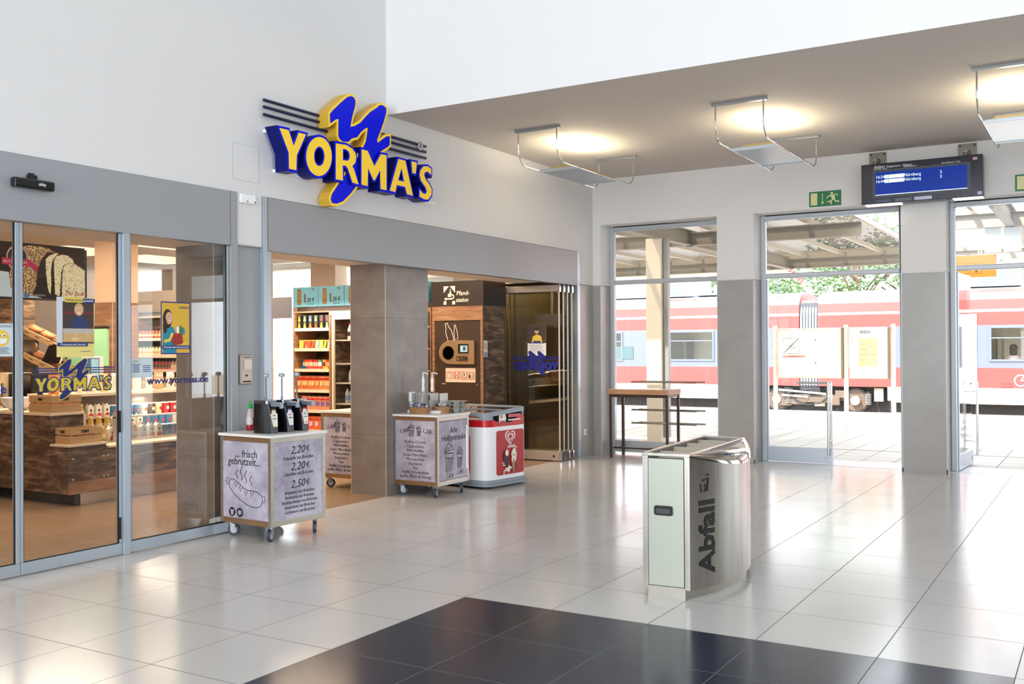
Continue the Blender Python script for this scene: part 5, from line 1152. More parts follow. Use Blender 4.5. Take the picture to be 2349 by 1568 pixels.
# packets standing on the display ledge
pk = [((230, 150, 80), 'orange'), ((60, 110, 190), 'blue and white'), ((240, 230, 190), 'white'), ((240, 236, 224), 'pale'), ((236, 220, 150), 'cream'), ((240, 240, 236), 'white paper'), ((226, 206, 90), 'yellow'), ((240, 236, 230), 'white with dark print'), ((236, 230, 220), 'ivory'), ((226, 190, 150), 'beige'), ((240, 240, 240), 'plain white')]
for k, (c_, n_) in enumerate(pk):
    product('bag', [c_, (240, 236, 220) if k % 2 else (120, 90, 60), (236, 230, 220)], (-9.45-.02*(k % 2), 6.45+.15*k, 1.052), PI/2+.3*((k % 3)-1), 'food_packet', '%s food packet on the ledge above the chilled display, %s from left' % (n_, ORD[k]), 'packet', 'packets on the display ledge')
# coffee corner
t = thing('citrus_press', 'cream coloured juicing machine standing on the counter beside the door stile', 'machine', (-10.25, 6.02, .898))
CMC = mat('machine_cream', (226, 202, 172), .3)
obj('machine_body', MB().box(-.16, .12, 0, .3, 0, .02).box(-.16, -.06, .05, .3, .02, .36).prism([[(-.2, .2), (.1, .2), (.12, .27), (.0, .36), (-.08, .44), (-.2, .44)]], -.28, -.02, FY((0, 0, 0))), CMC, t, bevel=.01)
obj('tap', MB().box(-.03, .05, .0, .04, .13, .2).box(.06, .1, .02, .22, .02, .22), PLB, t)
obj('cup_stack', MB().lathe([(.035, .02), (.045, .14)], (0, .12, 0), 14), PAPER, t)
t = thing('white_bowl', 'large white round bowl on the counter left of the orange crate', 'bowl', (-9.62, 6.16, .898)); obj('bowl_shell', MB().lathe([(0, 0), (.07, .002), (.13, .05), (.165, .13), (.16, .13), (.12, .055), (0, .012)], n=28), PLW, t, smooth=SM)
t = thing('coffee_machine', 'black and chrome coffee machine behind the orange crate', 'machine', (-10.13, 6.44, .898))
obj('machine_case', MB().box(-.1, .31, 0, .30, .0, .36), PLB, t, bevel=.01); obj('steel_panel', MB().box(-.22, -.105, -.02, .28, .0, .37).box(-.20, -.12, -.03, -.02, .05, .33), CMC, t, bevel=.006); obj('group_head', MB().cyl((-.16, -.06, .12), (-.16, -.06, .26), .03, n=12).cyl((-.16, -.08, .2), (-.16, -.12, .16), .012, n=8), CHROME, t)
t = thing('drink_bottle', 'dark cola bottle with red label between coffee machine and crate', 'bottle', (-9.34, 6.22, .898)); obj('bottle_body', MB().lathe([(0, 0), (.034, 0), (.036, .1), (.03, .16), (.013, .2), (.013, .23)], n=16), PLB, t, smooth=SM); obj('bottle_label', MB().lathe([(.0368, .06), (.0368, .12)], n=16), RED, t)
t = thing('cash_register', 'black tilted touch screen cash register above the counter', 'register', (-9.98, 6.78, .898))
obj('stand', MB().box(.0, .14, .03, .2, .0, .03).box(.05, .1, .09, .13, .03, .49), PLB, t); obj('screen', MB().add([(-.18, 0, .47), (.12, 0, .47), (.15, .08, .68), (-.15, .08, .68), (-.18, .02, .465), (.14, .02, .465), (.17, .10, .68), (-.15, .1, .685)], [(0, 1, 2, 3), (4, 7, 6, 5), (0, 4, 5, 1), (1, 5, 6, 2), (2, 6, 7, 3), (3, 7, 4, 0)]), PLB, t); obj('screen_side', MB().add([(.14, .0, .47), (.17, .0, .47), (.2, .08, .69), (.16, .08, .69)], [(0, 1, 2, 3)]), CMC, t)
tag(obj('counter_plinth_block', B(-11.4, -9.81, 6.38, 7.0, 0, .897), WOOD), 'dark wood back counter carrying coffee machine and cash register', 'counter')
t = thing('menu_light_box', 'green lit picture panel behind the cash register', 'screen', (-10.15, 7.3, 1.33)); obj('stand', B(0, .05, .01, .03, -1.33, 0), PLB, t); obj('panel', B(-.3, .42, 0, .03, 0, .42), mat('panel_green', (150, 200, 150), .4, emit=.3), t); obj('frame', MB().box(-.31, .43, .0, .035, .42, .45).box(-.31, -.295, -.002, .035, 0, .42), PLB, t)
t = thing('staff_display', 'blue patterned monitor in white frame behind the logo lettering', 'screen', (-9.66, 7.05, 1.13)); obj('monitor', B(-.17, .17, 0, .03, 0, .31), PLW, t, bevel=.004); Flat(FY((0, -.001, 0))).rect(-.15, .14, .02, .29, mat('monitor_blue', (70, 110, 160), .3, emit=.2)).rect(-.0, .13, .03, .28, mat('monitor_light_blue', (160, 206, 226), .3, emit=.2)).build('picture', t); obj('monitor_stand', B(-.05, .05, .01, .03, -1.13, 0), PLW, t)
# slanted bread racks
LOAF = ramp_mat('bread_crust', [(.3, (140, 84, 48)), (.6, (190, 128, 78)), (.8, (216, 170, 120))], 9, rough=.6, bump=.4)
def brack(x, z, label):
    t = thing('bread_rack', label, 'rack', (x, 6.75, z)); c, s_ = math.cos(.42), math.sin(.42)
    M = Matrix.Rotation(.30, 4, 'Y')
    m = MB()
    for k in range(5): m.box(-.5, .42, .02+.07*k, .055+.07*k, -.012, 0, None, M)
    obj('slats', m, WOODL, t); obj('front_board', MB().box(-.5, .42, 0, .014, -.02, .045, None, M), CRATEW, t)
    obj('wall_bracket', MB().box(-.5, -.46, .36, .40, -.35, .35), PLB, t)
    for q in (-.3, 0, .2): text("YORMA'S", .02, FY((0, 0, 0)) @ Matrix.Identity(4), INK, t).matrix_local = M @ Matrix.Translation((q, -.001, .012))
    return M
for r, (x, z, lab) in enumerate(((-10.38, 1.70, 'slanted wooden bread rack, upper one behind the door stile'), (-10.30, 1.40, 'slanted wooden bread rack, lower one behind the door stile'))):
    M = brack(x, z, lab)
    for k in range(3):
        p = Vector((x, 6.75, z)) + M @ Vector((-.28+.24*k, .13, .035))
        rl = .035 if not (r == 1 and k == 0) else .07
        t = thing('bread_loaf', 'crusty %s loaf, %s from the left on the %s bread rack' % ('long' if rl < .05 else 'round seeded', ORD[k], ('upper', 'lower')[r]), 'bread', p + Vector((0, 0, rl-.03)), 0, 'loaves on the %s bread rack' % ('upper', 'lower')[r])
        o = obj('crust', MB().sphere((0, 0, 0), rl, 16, None, ((3.2 if rl < .05 else 1.5), 1.6, 1)), LOAF, t, smooth=2); o.rotation_euler = (0, .30, 0)
        q = obj('score_mark', MB().sphere((0, 0, 0), .01, 8, None, (3.5, .6, .6)), mat('score_pale', (226, 190, 146), .7), t); q.location = (0, -.01, rl*.97); q.rotation_euler = (0, .3, .4)
tag(obj('wall_panel', B(-12.2, -10.72, 6.9, 6.95, .9, 2.1), WOOD), 'dark wood wall panel behind the coffee corner at the left edge', 'panel')
tag(obj('pendant_panel', MB().box(-12.0, -9.3, 9.0, 9.05, 2.02, 2.3).box(-11.6, -11.58, 9.01, 9.03, 2.3, 2.999).box(-9.7, -9.68, 9.01, 9.03, 2.3, 2.999), mat('panel_white', (240, 236, 230), .5)), 'white horizontal pelmet panel under the bread picture screen', 'panel')
t = thing('side_counter', 'light wood cabinet cut off by the left picture edge, in front of the counter', 'cabinet', (-9.72, 5.55, 0)); obj('cabinet_body', B(-1.0, 0, 0, .4, .0, .60), CRATEW, t); obj('black_box', B(-.9, -.02, .03, .35, .60, .72), PLB, t)
# ceiling panels (lit)
LP = mat('lit_ceiling_panel', (255, 226, 196), .5, emit=1.1)
for i, (x, y, sx, sy) in enumerate(((-8.3, 3.6, .45, .6), (-8.0, 8.6, .6, 1.2), (-10.2, 6.4, 1.1, .8), (-10.6, 9.6, 1.2, .6), (-13.4, 11.0, .5, .6), (-13.2, 9.4, .5, .5))):
    t = tag(obj('ceiling_light', B(x-sx, x+sx, y-sy, y+sy, 2.975, 2.999), LP), 'square lit shop ceiling panel, %s by distance from the sliding doors' % ORD[i], 'ceiling light', 'lit ceiling panels of the shop')
    
# ------------------------------------------------------------------ posters on the glass
def poster(x, y0, y1, z0, z1, label, cat='poster'):
    t = thing('poster', label, cat, (x, (y0+y1)/2, z0)); w_ = (y1-y0)
    obj('sheet', B(0, .0012, -w_/2, w_/2, 0, z1-z0), PAPER, t); return t, w_, z1-z0, Flat(FX((.0013, -w_/2, 0)), .0004)
GX = XS-.03+.0045
PY = mat('poster_yellow', (232, 200, 70), .5); PB = mat('poster_blue', (40, 56, 130), .5); SK = mat('print_skin', (222, 176, 146), .6); HR = mat('print_dark_hair', (46, 32, 28), .6); BL = mat('print_blonde', (206, 170, 110), .6)
t, W_, H_, f = poster(GX, 4.285, 4.582, 1.458, 1.876, 'yellow job poster with smiling blonde woman at a food counter, on the logo door')
f.rect(.0, W_, 0, H_, mat('poster_pale_yellow', (232, 216, 130), .5)).rect(.0, .05, .1, H_, mat('poster_sky', (206, 214, 220), .5)).rect(.045, W_-.005, .095, H_-.03, mat('photo_dark', (66, 50, 46), .5)).rect(.045, W_-.005, .3, .32, mat('photo_maroon', (110, 40, 40), .5))
f.poly([(.10, .19), (.12, .26), (.15, .285), (.2, .285), (.235, .255), (.25, .19)], mat('print_navy_shirt', (44, 58, 100), .6)).ell(.172, .335, .037, .045, BL).ell(.172, .325, .024, .032, SK).ell(.163, .33, .003, .003, HR).ell(.18, .33, .003, .003, HR).line([(.162, .312), (.172, .308), (.182, .312)], .004, PAPER)
f.rect(.045, W_-.005, .165, .2, mat('counter_print', (190, 180, 170), .5)).rect(.045, W_-.005, .105, .165, mat('food_print', (206, 170, 110), .5)).line([(.13, .19), (.15, .14)], .014, SK).line([(.235, .19), (.24, .13)], .014, SK).ell(.14, .125, .03, .012, mat('roll_print', (226, 196, 140), .5))
f.rect(.0, .24, .075, .1, PB).rect(.06, .2, H_-.035, H_-.002, PY).rect(.2, W_, H_-.035, H_-.005, PB); f.build('print', t)
text('Kollegen/innen', .022, FX((.008, -W_/2+.13, H_-.018)), PB, t, fitw=.13); text('gesucht!', .022, FX((.008, -W_/2+.245, H_-.02)), PAPER, t, fitw=.08); text('Thekenkraft (m/w)', .018, FX((.008, -W_/2+.12, .087)), PAPER, t, fitw=.2); text('www.yormas.de', .012, FX((.008, -W_/2+.22, .04)), PB, t)
t, W_, H_, f = poster(GX, 5.165, 5.452, 1.47, 1.878, 'yellow poster with dark-haired woman in turquoise holding a red bucket, on the fixed pane')
f.rect(0, W_, 0, H_, PB).rect(.01, W_-.01, .01, H_-.01, mat('poster_warm_yellow', (224, 178, 56), .5)).poly([(.02, .01), (.02, .17), (.05, .22), (.12, .21), (.15, .15), (.15, .01)], mat('print_turquoise', (28, 140, 170), .6))
f.ell(.065, .275, .045, .075, HR).ell(.078, .28, .032, .048, SK).ell(.04, .22, .02, .06, HR).ell(.07, .29, .003, .003, HR).ell(.09, .29, .003, .003, HR).line([(.07, .262), (.08, .257), (.092, .262)], .004, PAPER).poly([(.11, .07), (.105, .16), (.2, .165), (.215, .08)], mat('print_bucket_red', (160, 40, 34), .5))
f.line([(.03, .1), (.08, .11), (.11, .165)], .026, PY).line([(.2, .07), (.25, .09)], .026, PY).ell(.16, .19, .014, .03, PAPER).ell(.19, .19, .012, .034, mat('leaf_green', (60, 130, 60), .5)).ell(.215, .18, .012, .03, mat('print_turquoise', (28, 140, 170), .6)).rect(.01, W_-.01, .042, .068, PB); f.build('print', t)
text('Reinigungskraft gesucht', .02, FX((.009, .0, .055)), PAPER, t, fitw=.24); text("YORMA'S", .026, FX((.009, .075, H_-.045)), PB, t, fitw=.1)
t, W_, H_, f = poster(GX, 3.80, 3.965, 1.466, 1.684, 'white notice with a laughing yellow smiley face at the left picture edge')
f.rect(0, W_, 0, H_, mat('notice_pale_blue', (206, 220, 226), .5)).ell(.085, .12, .055, .055, mat('smiley_yellow', (240, 200, 70), .5), n=26).ell(.07, .14, .01, .013, PAPER).ell(.1, .14, .01, .013, PAPER).ell(.072, .138, .005, .007, PB).ell(.102, .138, .005, .007, PB).poly([(.045, .12), (.125, .12), (.115, .092), (.085, .08), (.055, .092)], PAPER)
for k in range(5): f.rect(.02+.01*(k % 2), .14-.01*(k % 3), .02+.009*k, .024+.009*k, mat('text_grey', (120, 126, 136), .6))
f.build('print', t); text('LÄCHELN!', .02, FX((.009, .02, .2)), mat('text_grey', (120, 126, 136), .6), t, fitw=.1)
t, W_, H_, f = poster(GX, 4.888, 5.09, 1.297, 1.44, 'pale blue opening hours notice on the fixed pane right of the alloy post')
f.rect(0, W_, 0, H_, mat('notice_pale_blue', (206, 220, 226), .5))
for k in range(4): f.rect(.02, .08, .085-.014*k, .09-.014*k, PB).rect(.11, .18, .085-.014*k, .09-.014*k, PB)
f.build('print', t); text("YORMA'S", .016, FX((.006, -.055, H_-.02)), DYEL, t, fitw=.05); text('Öffnungszeiten', .012, FX((.006, -.05, .1)), PB, t, fitw=.075)
t = thing('poster', 'portrait poster with person in yellow above white text block, on the folded glass door', 'poster', (fp.location.x-.335, fp.location.y-.007, 1.40))
obj('sheet', B(-.142, .142, 0, .001, 0, .486*.86), PAPER, t)
f = Flat(FY((0, -.0005, 0)) @ Matrix.Diagonal((1.35, 1.16, 1, 1)), .0004).rect(-.105, .105, .145, .36, mat('photo_dark', (66, 50, 46), .5)).poly([(-.06, .15), (-.045, .22), (.0, .245), (.05, .225), (.065, .15)], PY).ell(0, .285, .024, .032, SK).ell(0, .305, .027, .02, HR).rect(-.04, .045, .15, .17, PB).rect(-.09, .09, .14, .15, PB)
for k in range(6): f.rect(-.08, .08-.01*(k % 3), .05+.014*k, .053+.014*k, mat('text_grey', (120, 126, 136), .6))
f.build('print', t)
# ------------------------------------------------------------------ platform outside
PAVE = tile_floor('platform_paving', (196, 194, 190), (0, 0, 0), 0, 12.9, .40, .40, (120, 118, 116), .006, None, rough=.7)
struct('floor', B(-45, 20, 13.1, 23.6, -.9, -.002), PAVE)
struct('floor', B(-60, 30, 23.6, 90, -.95, -.90), mat('ballast', (168, 158, 148), .9))
struct('trim_51', B(-45, 20, 22.0, 22.35, -.0018, .004), mat('tactile_strip', (214, 212, 206), .8))
struct('trim_52', B(-45, 20, 14.9, 14.93, -.0018, .001), mat('drain_dark', (130, 128, 126), .6))
BEI = mat('canopy_beige_paint', (138, 130, 116), .6); BEIL = mat('canopy_cream_paint', (176, 166, 150), .6)
cn_ = thing('platform_canopy', 'beige steel platform canopy with beams and translucent roof outside the windows', 'canopy', (0, 0, 0))
def ibeam_x(x0, x1, y, z0=3.2, h=.22): return MB().box(x0, x1, y-.06, y+.06, z0, z0+.02).box(x0, x1, y-.06, y+.06, z0+h-.02, z0+h).box(x0, x1, y-.008, y+.008, z0+.02, z0+h-.02)
def ibeam_y(x, y0, y1, z0=3.2, h=.22): return MB().box(x-.06, x+.06, y0, y1, z0, z0+.02).box(x-.06, x+.06, y0, y1, z0+h-.02, z0+h).box(x-.008, x+.008, y0, y1, z0+.02, z0+h-.02)
obj('cross_beam', ibeam_x(-16, -3.25, 15.9), BEI, cn_); obj('cross_beam', ibeam_x(-2.6, 6, 15.9), BEI, cn_)
obj('cross_beam', ibeam_x(-16, 8, 21.9), BEI, cn_)
for x in (-10.6, -6.05, -1.2, 3.6): obj('roof_girder', ibeam_y(x, 13.1, 21.84, 3.2, .26), BEI, cn_)
for i in range(26):
    x = -14.5+.8*i
    obj('purlin', MB().box(x-.03, x+.03, 13.1, 22.1, 3.46, 3.54), BEIL, cn_)
for x0, x1 in ((-16, -3.3), (-.9, 8)): obj('roof_sheet', B(x0, x1, 13.1, 22.2, 3.56, 3.58), glass_mat('translucent_roof', (.42, .40, .37), .3, .3), cn_)
obj('gutter', B(-16, 8, 22.1, 22.25, 3.42, 3.6), BEIL, cn_)
CC = mat('column_cream', (220, 206, 182), .7)
for x, y in ((-6.08, 14.55),):
    lab = {-6.08: 'cream square canopy post with grey downpipe seen through the first window', 3.6: 'cream canopy post outside right of the visible openings', -10.6: 'cream canopy post at the far platform edge, left'}[x]
    t = thing('canopy_post', lab, 'post', (x, y, 0), 0)
    obj('post', B(-.14, .11, -.1, .1, 0, 3.2), CC, t, bevel=.01)
    obj('downpipe', MB().box(.125, .20, -.03, .06, .1, 3.2), mat('downpipe_grey', (150, 148, 144), .5, .4), t)
# notice boards
NBP = mat('notice_post_cream', (236, 226, 208), .5)
def nboard(x0, x1, lab, posts):
    t = thing('notice_board', lab, 'notice board', ((x0+x1)/2, 19.45, 0)); w_ = (x1-x0)/2
    obj('case', B(-w_, w_, -.03, .09, .89, 1.852), NBP, t, bevel=.008); obj('case_side', B(w_, w_+.035, -.03, .09, .89, 1.852), mat('case_side_bronze', (140, 122, 100), .5), t)
    obj('pane', B(-w_+.06, w_-.06, -.034, -.031, .94, 1.8), mat('notice_white', (244, 242, 236), .5), t)
    for x in posts: obj('post', MB().cyl((x-(x0+x1)/2, .02, 0), (x-(x0+x1)/2, .02, 1.91), .042, n=16), NBP, t, smooth=SM)
    return t
n1 = nboard(-5.58, -4.37, 'white notice board with crossed-out cigarette sign on cream posts, platform', (-5.64,))
f = Flat(FY((0, -.035, 0)), .001).line([(-.50, 1.36), (-.19, 1.36), (-.19, 1.66), (-.50, 1.66)], .008, mat('pictogram_grey', (120, 120, 120), .6), True).line([(-.49, 1.37), (-.2, 1.65)], .016, mat('pictogram_grey', (120, 120, 120), .6)).line([(-.42, 1.47), (-.22, 1.47), (-.22, 1.51), (-.42, 1.51)], .004, INK, True).rect(-.50, -.07, 1.29, 1.325, mat('notice_salmon', (226, 140, 110), .6)).ell(.13, 1.62, .012, .012, INK).ell(.13, 1.18, .012, .012, INK)
f.build('no_smoking_notice', n1)
n2 = nboard(-4.22, -3.53, 'white notice board headed departure with yellow timetable sheet on cream posts', (-4.29, -3.44))
text('Abfahrt', .1, FY((-.05, -.036, 1.765)), INK, n2, fitw=.2)
f = Flat(FY((0, -.035, 0)), .001).rect(-.17, .17, 1.12, 1.65, mat('timetable_yellow', (238, 224, 164), .5))
for k in range(9): f.rect(-.16 if k % 2 else -.06, .0 if k % 3 else .15, 1.19+.05*k, 1.195+.05*k, mat('text_grey', (120, 126, 136), .6))
f.build('timetable', n2)
# orange direction sign, white boards imitating reflections in the glass
ORG = mat('sign_orange', (206, 98, 14), .5)
t = thing('direction_sign', 'orange hanging sign with toilet and baby room symbols outside the right opening', 'sign', (-1.75, 17.0, 2.56))
obj('board', B(-.75, .265, -.03, .03, 0, .34), ORG, t)
f = Flat(FY((0, -.031, 0)), .001).line([(-.33, .06), (-.12, .06), (-.12, .22), (-.33, .22)], .004, INK, True).line([(-.09, .06), (.06, .06), (.06, .22), (-.09, .22)], .004, INK, True).ell(-.015, .19, .017, .017, INK).poly([(-.035, .17), (.005, .17), (-.0, .10), (-.03, .10)], INK).rect(-.026, -.018, .075, .1, INK).rect(-.012, -.004, .075, .1, INK)
f.build('symbol', t); text('WC', .11, FY((-.225, -.034, .14)), INK, t, fitw=.14)
for x in (.02, .06): obj('hanger', MB().cyl((x, 0, .34), (x, 0, .9), .012, n=8), BEIL, t)
WB = mat('reflection_white', (236, 242, 246), .4)
for k, (x0, x1, z1) in enumerate(((-1.55, -1.33, 3.48), (-1.30, -1.07, 3.42))):
    tag(obj('reflection_board', MB().box(0, x1-x0, -.01, .01, 2.85, z1), WB, None, (x0, 16.0, 0)), 'white board imitating a glass reflection outside the right opening, %s one' % ('left', 'right')[k], 'board')

# ------------------------------------------------------------------ train
TR = mat('train_red', (206, 66, 62), .35); TW = mat('train_white', (238, 238, 240), .35); TG = mat('train_window_band', (96, 103, 116), .3); TS = mat('train_skirt_grey', (190, 192, 194), .5)
ROOF = mat('train_roof_grey', (196, 200, 206), .5); DK = mat('underframe_dark', (30, 27, 26), .7); MUD = mat('bogie_dusty_beige', (92, 78, 66), .7)
tr = thing('train', 'red and white regional railcar train standing beyond the platform', 'train', (0, 34.6, 0))
PRO = [(0, -.30, TW), (0, .15, TR), (0, .79, TG), (0, 1.05, TG), (0, 2.05, TG), (0, 2.14, TR), (0, 2.56, TW), (.01, 2.64, TR), (.06, 2.95, TR), (.20, 3.18, TR), (.45, 3.31, ROOF), (1.4, 3.42, ROOF)]
WIN_L = [(-13.92, -12.29), (-17.5, -15.9)]; WIN_R = [(-3.2, -1.55), (-1.2, .5)]
def car(x0, x1, wins, nm):
    m = MB(); xs = sorted({x0, x1, *[q for w_ in wins for q in w_], *[q for q in (-10.5, -6.3) if x0 < q < x1]})
    for j in range(len(PRO)-1):
        ya, za, ma = PRO[j]; yb, zb, _ = PRO[j+1]
        for i in range(len(xs)-1):
            a_, b_ = xs[i], xs[i+1]
            if j == 0 and a_ >= -10.5 and b_ <= -6.3: continue
            if j == 3 and any(abs(a_-w_[0]) < 1e-6 for w_ in wins): continue
            m.add([(a_, ya, za), (b_, ya, za), (b_, yb, zb), (a_, yb, zb)], [(0, 1, 2, 3)], ma)
            m.add([(a_, 2.8-ya, za), (b_, 2.8-ya, za), (b_, 2.8-yb, zb), (a_, 2.8-yb, zb)], [(3, 2, 1, 0)], ma)
    for x in (x0, x1):
        m.add([(x, p[0], p[1]) for p in PRO[1:]]+[(x, 2.8-p[0], p[1]) for p in reversed(PRO[1:])], [tuple(range(2*len(PRO)-2))], TR)
    b_ = obj('car_body', m, None, tr)
    obj('interior', MB().box(x0+.1, x1-.1, .1, 2.7, .2, .9, mat('train_interior_green', (150, 176, 160), .6)).box(x0+.1, x1-.1, 1.9, 1.95, .9, 2.3, mat('train_interior_cream', (226, 214, 190), .7)).box(x0+.1, x1-.1, .1, 2.7, 2.25, 2.3, mat('train_interior_cream', (226, 214, 190), .7)), None, b_)
    for w_ in wins:
        f_ = obj('window', MB().box(w_[0]-.05, w_[1]+.05, -.03, .02, .99, 1.06).box(w_[0]-.05, w_[1]+.05, -.03, .02, 2.04, 2.11).box(w_[0]-.05, w_[0]+.02, -.03, .02, 1.06, 2.04).box(w_[1]-.02, w_[1]+.05, -.03, .02, 1.06, 2.04).box(w_[0]+.02, w_[1]-.02, -.02, .02, 1.71, 1.75), mat('train_window_frame', (96, 104, 120), .3), tr, bevel=.01)
        obj('pane', B(w_[0], w_[1], 0, .01, 1.05, 2.05), GLASSW, f_)
        obj('seat', MB().box(w_[0]+.1, w_[0]+.22, 1.0, 1.8, .9, 1.75, mat('seat_beige', (150, 140, 124), .7)).box(w_[1]-.2, w_[1]-.05, 1.0, 1.8, .9, 1.75, mat('seat_beige', (150, 140, 124), .7)), None, f_)
    return b_
car(-30, -9.2, WIN_L, 'left'); car(-8.55, 10, WIN_R, 'right')
bw = MB()
for k in range(7):
    x = -9.18+.1*k; bw.add([(x+.05*math.sin(PI*i/6*0), .03-.0, z) for i, z in enumerate((.1,))], [])
    P = [[(x+.045+.04*math.cos(a), .07+.06*math.sin(a), z) for a in (2*PI*i/10 for i in range(10))] for z in (.16, 1.0, 2.2)] + [[(x+.045+.04*math.cos(a), .07+dy+.06*math.sin(a), z) for a in (2*PI*i/10 for i in range(10))] for dy, z in ((.02, 2.6), (.12, 2.9), (.3, 3.1))]
    bw.grid(P, mat('bellows_grey', (150, 156, 164), .45), True)
obj('gangway_bellows', bw, None, tr, smooth=SM)
obj('gangway_inner', B(-9.2, -8.55, .12, 2.6, 0, 3.0), mat('gangway_dark', (70, 72, 78), .7), tr)
obj('destination_window', B(-17.0, -15.42, -.02, .0, 1.07, 1.54), mat('display_dark_green', (70, 92, 96), .2), tr)
dm = MB().box(-4.42, -3.60, -.035, .0, .12, 2.5, TW); dr_ = obj('door', dm, None, tr)
obj('door_window', B(-4.36, -4.02, -.045, -.034, .8, 2.1), mat('train_door_glass', (84, 84, 90), .1), dr_); obj('door_window', B(-3.95, -3.66, -.045, -.034, .8, 2.1), mat('train_door_glass_light', (196, 200, 204), .1), dr_)
# bicycle symbol
f = Flat(FY((-1.95, -.004, .16)), .002)
f.ell(-.42, .24, .19, .19, TW, hole=.8, n=26).ell(.36, .24, .19, .19, TW, hole=.8, n=26)
f.line([(-.42, .24), (-.2, .52), (.2, .52), (.36, .24)], .032, TW).line([(-.2, .52), (-.05, .22), (.2, .52)], .032, TW).line([(-.42, .24), (-.05, .22)], .03, TW).line([(-.2, .52), (-.24, .6), (-.34, .6)], .03, TW).line([(-.3, .6), (-.14, .6)], .04, TW).line([(.2, .52), (.16, .62), (.28, .64)], .03, TW)
f.build('bicycle_symbol', tr)
obj('service_flap', Flat(FY((-2.9, -.003, .19)), .002).line([(0, 0), (.3, 0), (.3, .1), (0, .1)], .012, mat('flap_line', (120, 20, 24), .5), True).mb, None, tr)
# bogie between the cars
bg_ = obj('bogie', MB().box(-9.9, -7.4, .15, .30, -.35, -.15).box(-9.3, -8.2, .0, .14, -.42, -.24).box(-8.0, -7.6, .02, .14, -.25, .0).cyl((-8.95, -.02, -.25), (-8.95, .1, -.25), .1, n=12).box(-9.95, -9.5, .05, .2, -.55, -.2), MUD, tr, bevel=.02)
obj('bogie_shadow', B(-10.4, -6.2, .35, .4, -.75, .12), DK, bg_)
for x in (-10.0, -7.35):
    w_ = obj('wheel', MB().cyl((x, .2, -.33), (x, .33, -.33), .42, n=32, m=mat('wheel_tread_dark', (44, 42, 40), .4)).cyl((x, .18, -.33), (x, .2, -.33), .36, n=28, m=MUD), None, bg_, smooth=SM)
    obj('axle_box', MB().cyl((x, .02, -.33), (x, .18, -.33), .16, n=10), mat('axle_light', (150, 138, 124), .6), w_)
    s_ = MB()
    for k in range(7): s_.cyl((x+.42, .1, -.45+.055*k), (x+.42, .1, -.425+.055*k), .095, n=14)
    obj('spring', s_, mat('spring_grey', (140, 134, 128), .5), w_); obj('spring_core', MB().cyl((x+.42, .1, -.5), (x+.42, .1, -.02), .06, n=12), DK, w_)
for k_, (x0_, x1_, z0_, z1_, q_) in enumerate(((-9.5, -9.0, -.5, -.3, .02), (-8.9, -8.5, -.1, .06, .06), (-8.7, -8.35, -.55, -.38, .04), (-8.1, -7.85, -.5, -.2, .0), (-9.75, -9.45, -.12, .1, .05), (-6.75, -6.45, -.35, .1, .1))):
    obj('brake_unit', B(x0_, x1_, q_, q_+.12, z0_, z1_), (MUD, DK, mat('axle_light', (150, 138, 124), .6))[k_ % 3], bg_, bevel=.02)
obj('hose', MB().tube([(-9.6, -.02, -.1), (-9.3, -.04, -.35), (-8.9, -.02, -.5), (-8.5, -.03, -.45), (-8.2, -.02, -.2)], .02, 8), DK, bg_, smooth=SM)
obj('damper', MB().cyl((-9.9, -.02, .0), (-8.3, -.02, -.12), .035, n=10).cyl((-9.8, -.02, -.18), (-8.9, -.02, -.24), .03, n=10), TS, bg_)
obj('step_skirt', MB().box(-30, -10.4, .02, .12, -.36, -.30).box(-6.2, 10, .02, .12, -.36, -.30), TS, tr)
obj('underframe', MB().box(-30, -10.4, .4, 2.4, -.7, -.3).box(-6.2, 10, .4, 2.4, -.7, -.3), DK, tr)
for q_ in ((-17.5, -15.2, 3.95), (-14.9, -13.4, 4.0), (-4.3, -2.4, 3.95), (-2.2, .6, 4.0)): obj('roof_unit', B(q_[0], q_[1], .7, 2.05, 3.4, q_[2]), ROOF, tr, bevel=.03)
for x0, x1 in ((-14.7, -13.6), (-1.8, .3)):
    gr_ = MB().box(x0-.03, x1+.03, .69, .7, 3.47, 3.5)
    for i in range(int((x1-x0)/.14)):
        for j in range(3): gr_.box(x0+.14*i, x0+.14*i+.09, .685, .7, 3.5+.14*j, 3.59+.14*j)
    obj('roof_grille', gr_, mat('grille_dark', (90, 110, 130), .5), tr)
obj('roof_grille', B(-3.6, -2.6, .685, .7, 3.48, 3.88), slat_mat('grille_bars', (90, 110, 130), (196, 200, 206), 0, .1, .5), tr)
ptg = obj('pantograph', MB().tube([(-13.2, 1.2, 3.45), (-12.3, 1.2, 3.8), (-11.0, 1.2, 4.25)], .04, 8).tube([(-11.0, 1.2, 4.25), (-12.8, 1.2, 4.9)], .03, 8).box(-13.3, -10.6, .8, 1.6, 3.42, 3.5).cyl((-12.4, .9, 3.5), (-12.4, .9, 3.8), .15, n=12), mat('panto_grey_blue', (140, 156, 176), .5), tr, smooth=SM)
INS = mat('insulator_red', (200, 70, 76), .4)
for p0, p1 in (((-11.9, 1.0, 3.85), (-11.1, 1.0, 4.2)),):
    m = MB(); P0, P1 = Vector(p0), Vector(p1)
    for k in range(9): q = P0.lerp(P1, k/8); m.cyl(q, q+(P1-P0).normalized()*.04, .1, n=12)
    obj('insulator', m, INS, ptg)
m = MB()
for x in (-10.8, -10.2):
    for k in range(6): m.cyl((x, 1.0, 3.45+.09*k), (x, 1.0, 3.49+.09*k), .07, n=12)
obj('insulator', m, mat('insulator_dark', (70, 76, 86), .4), ptg)
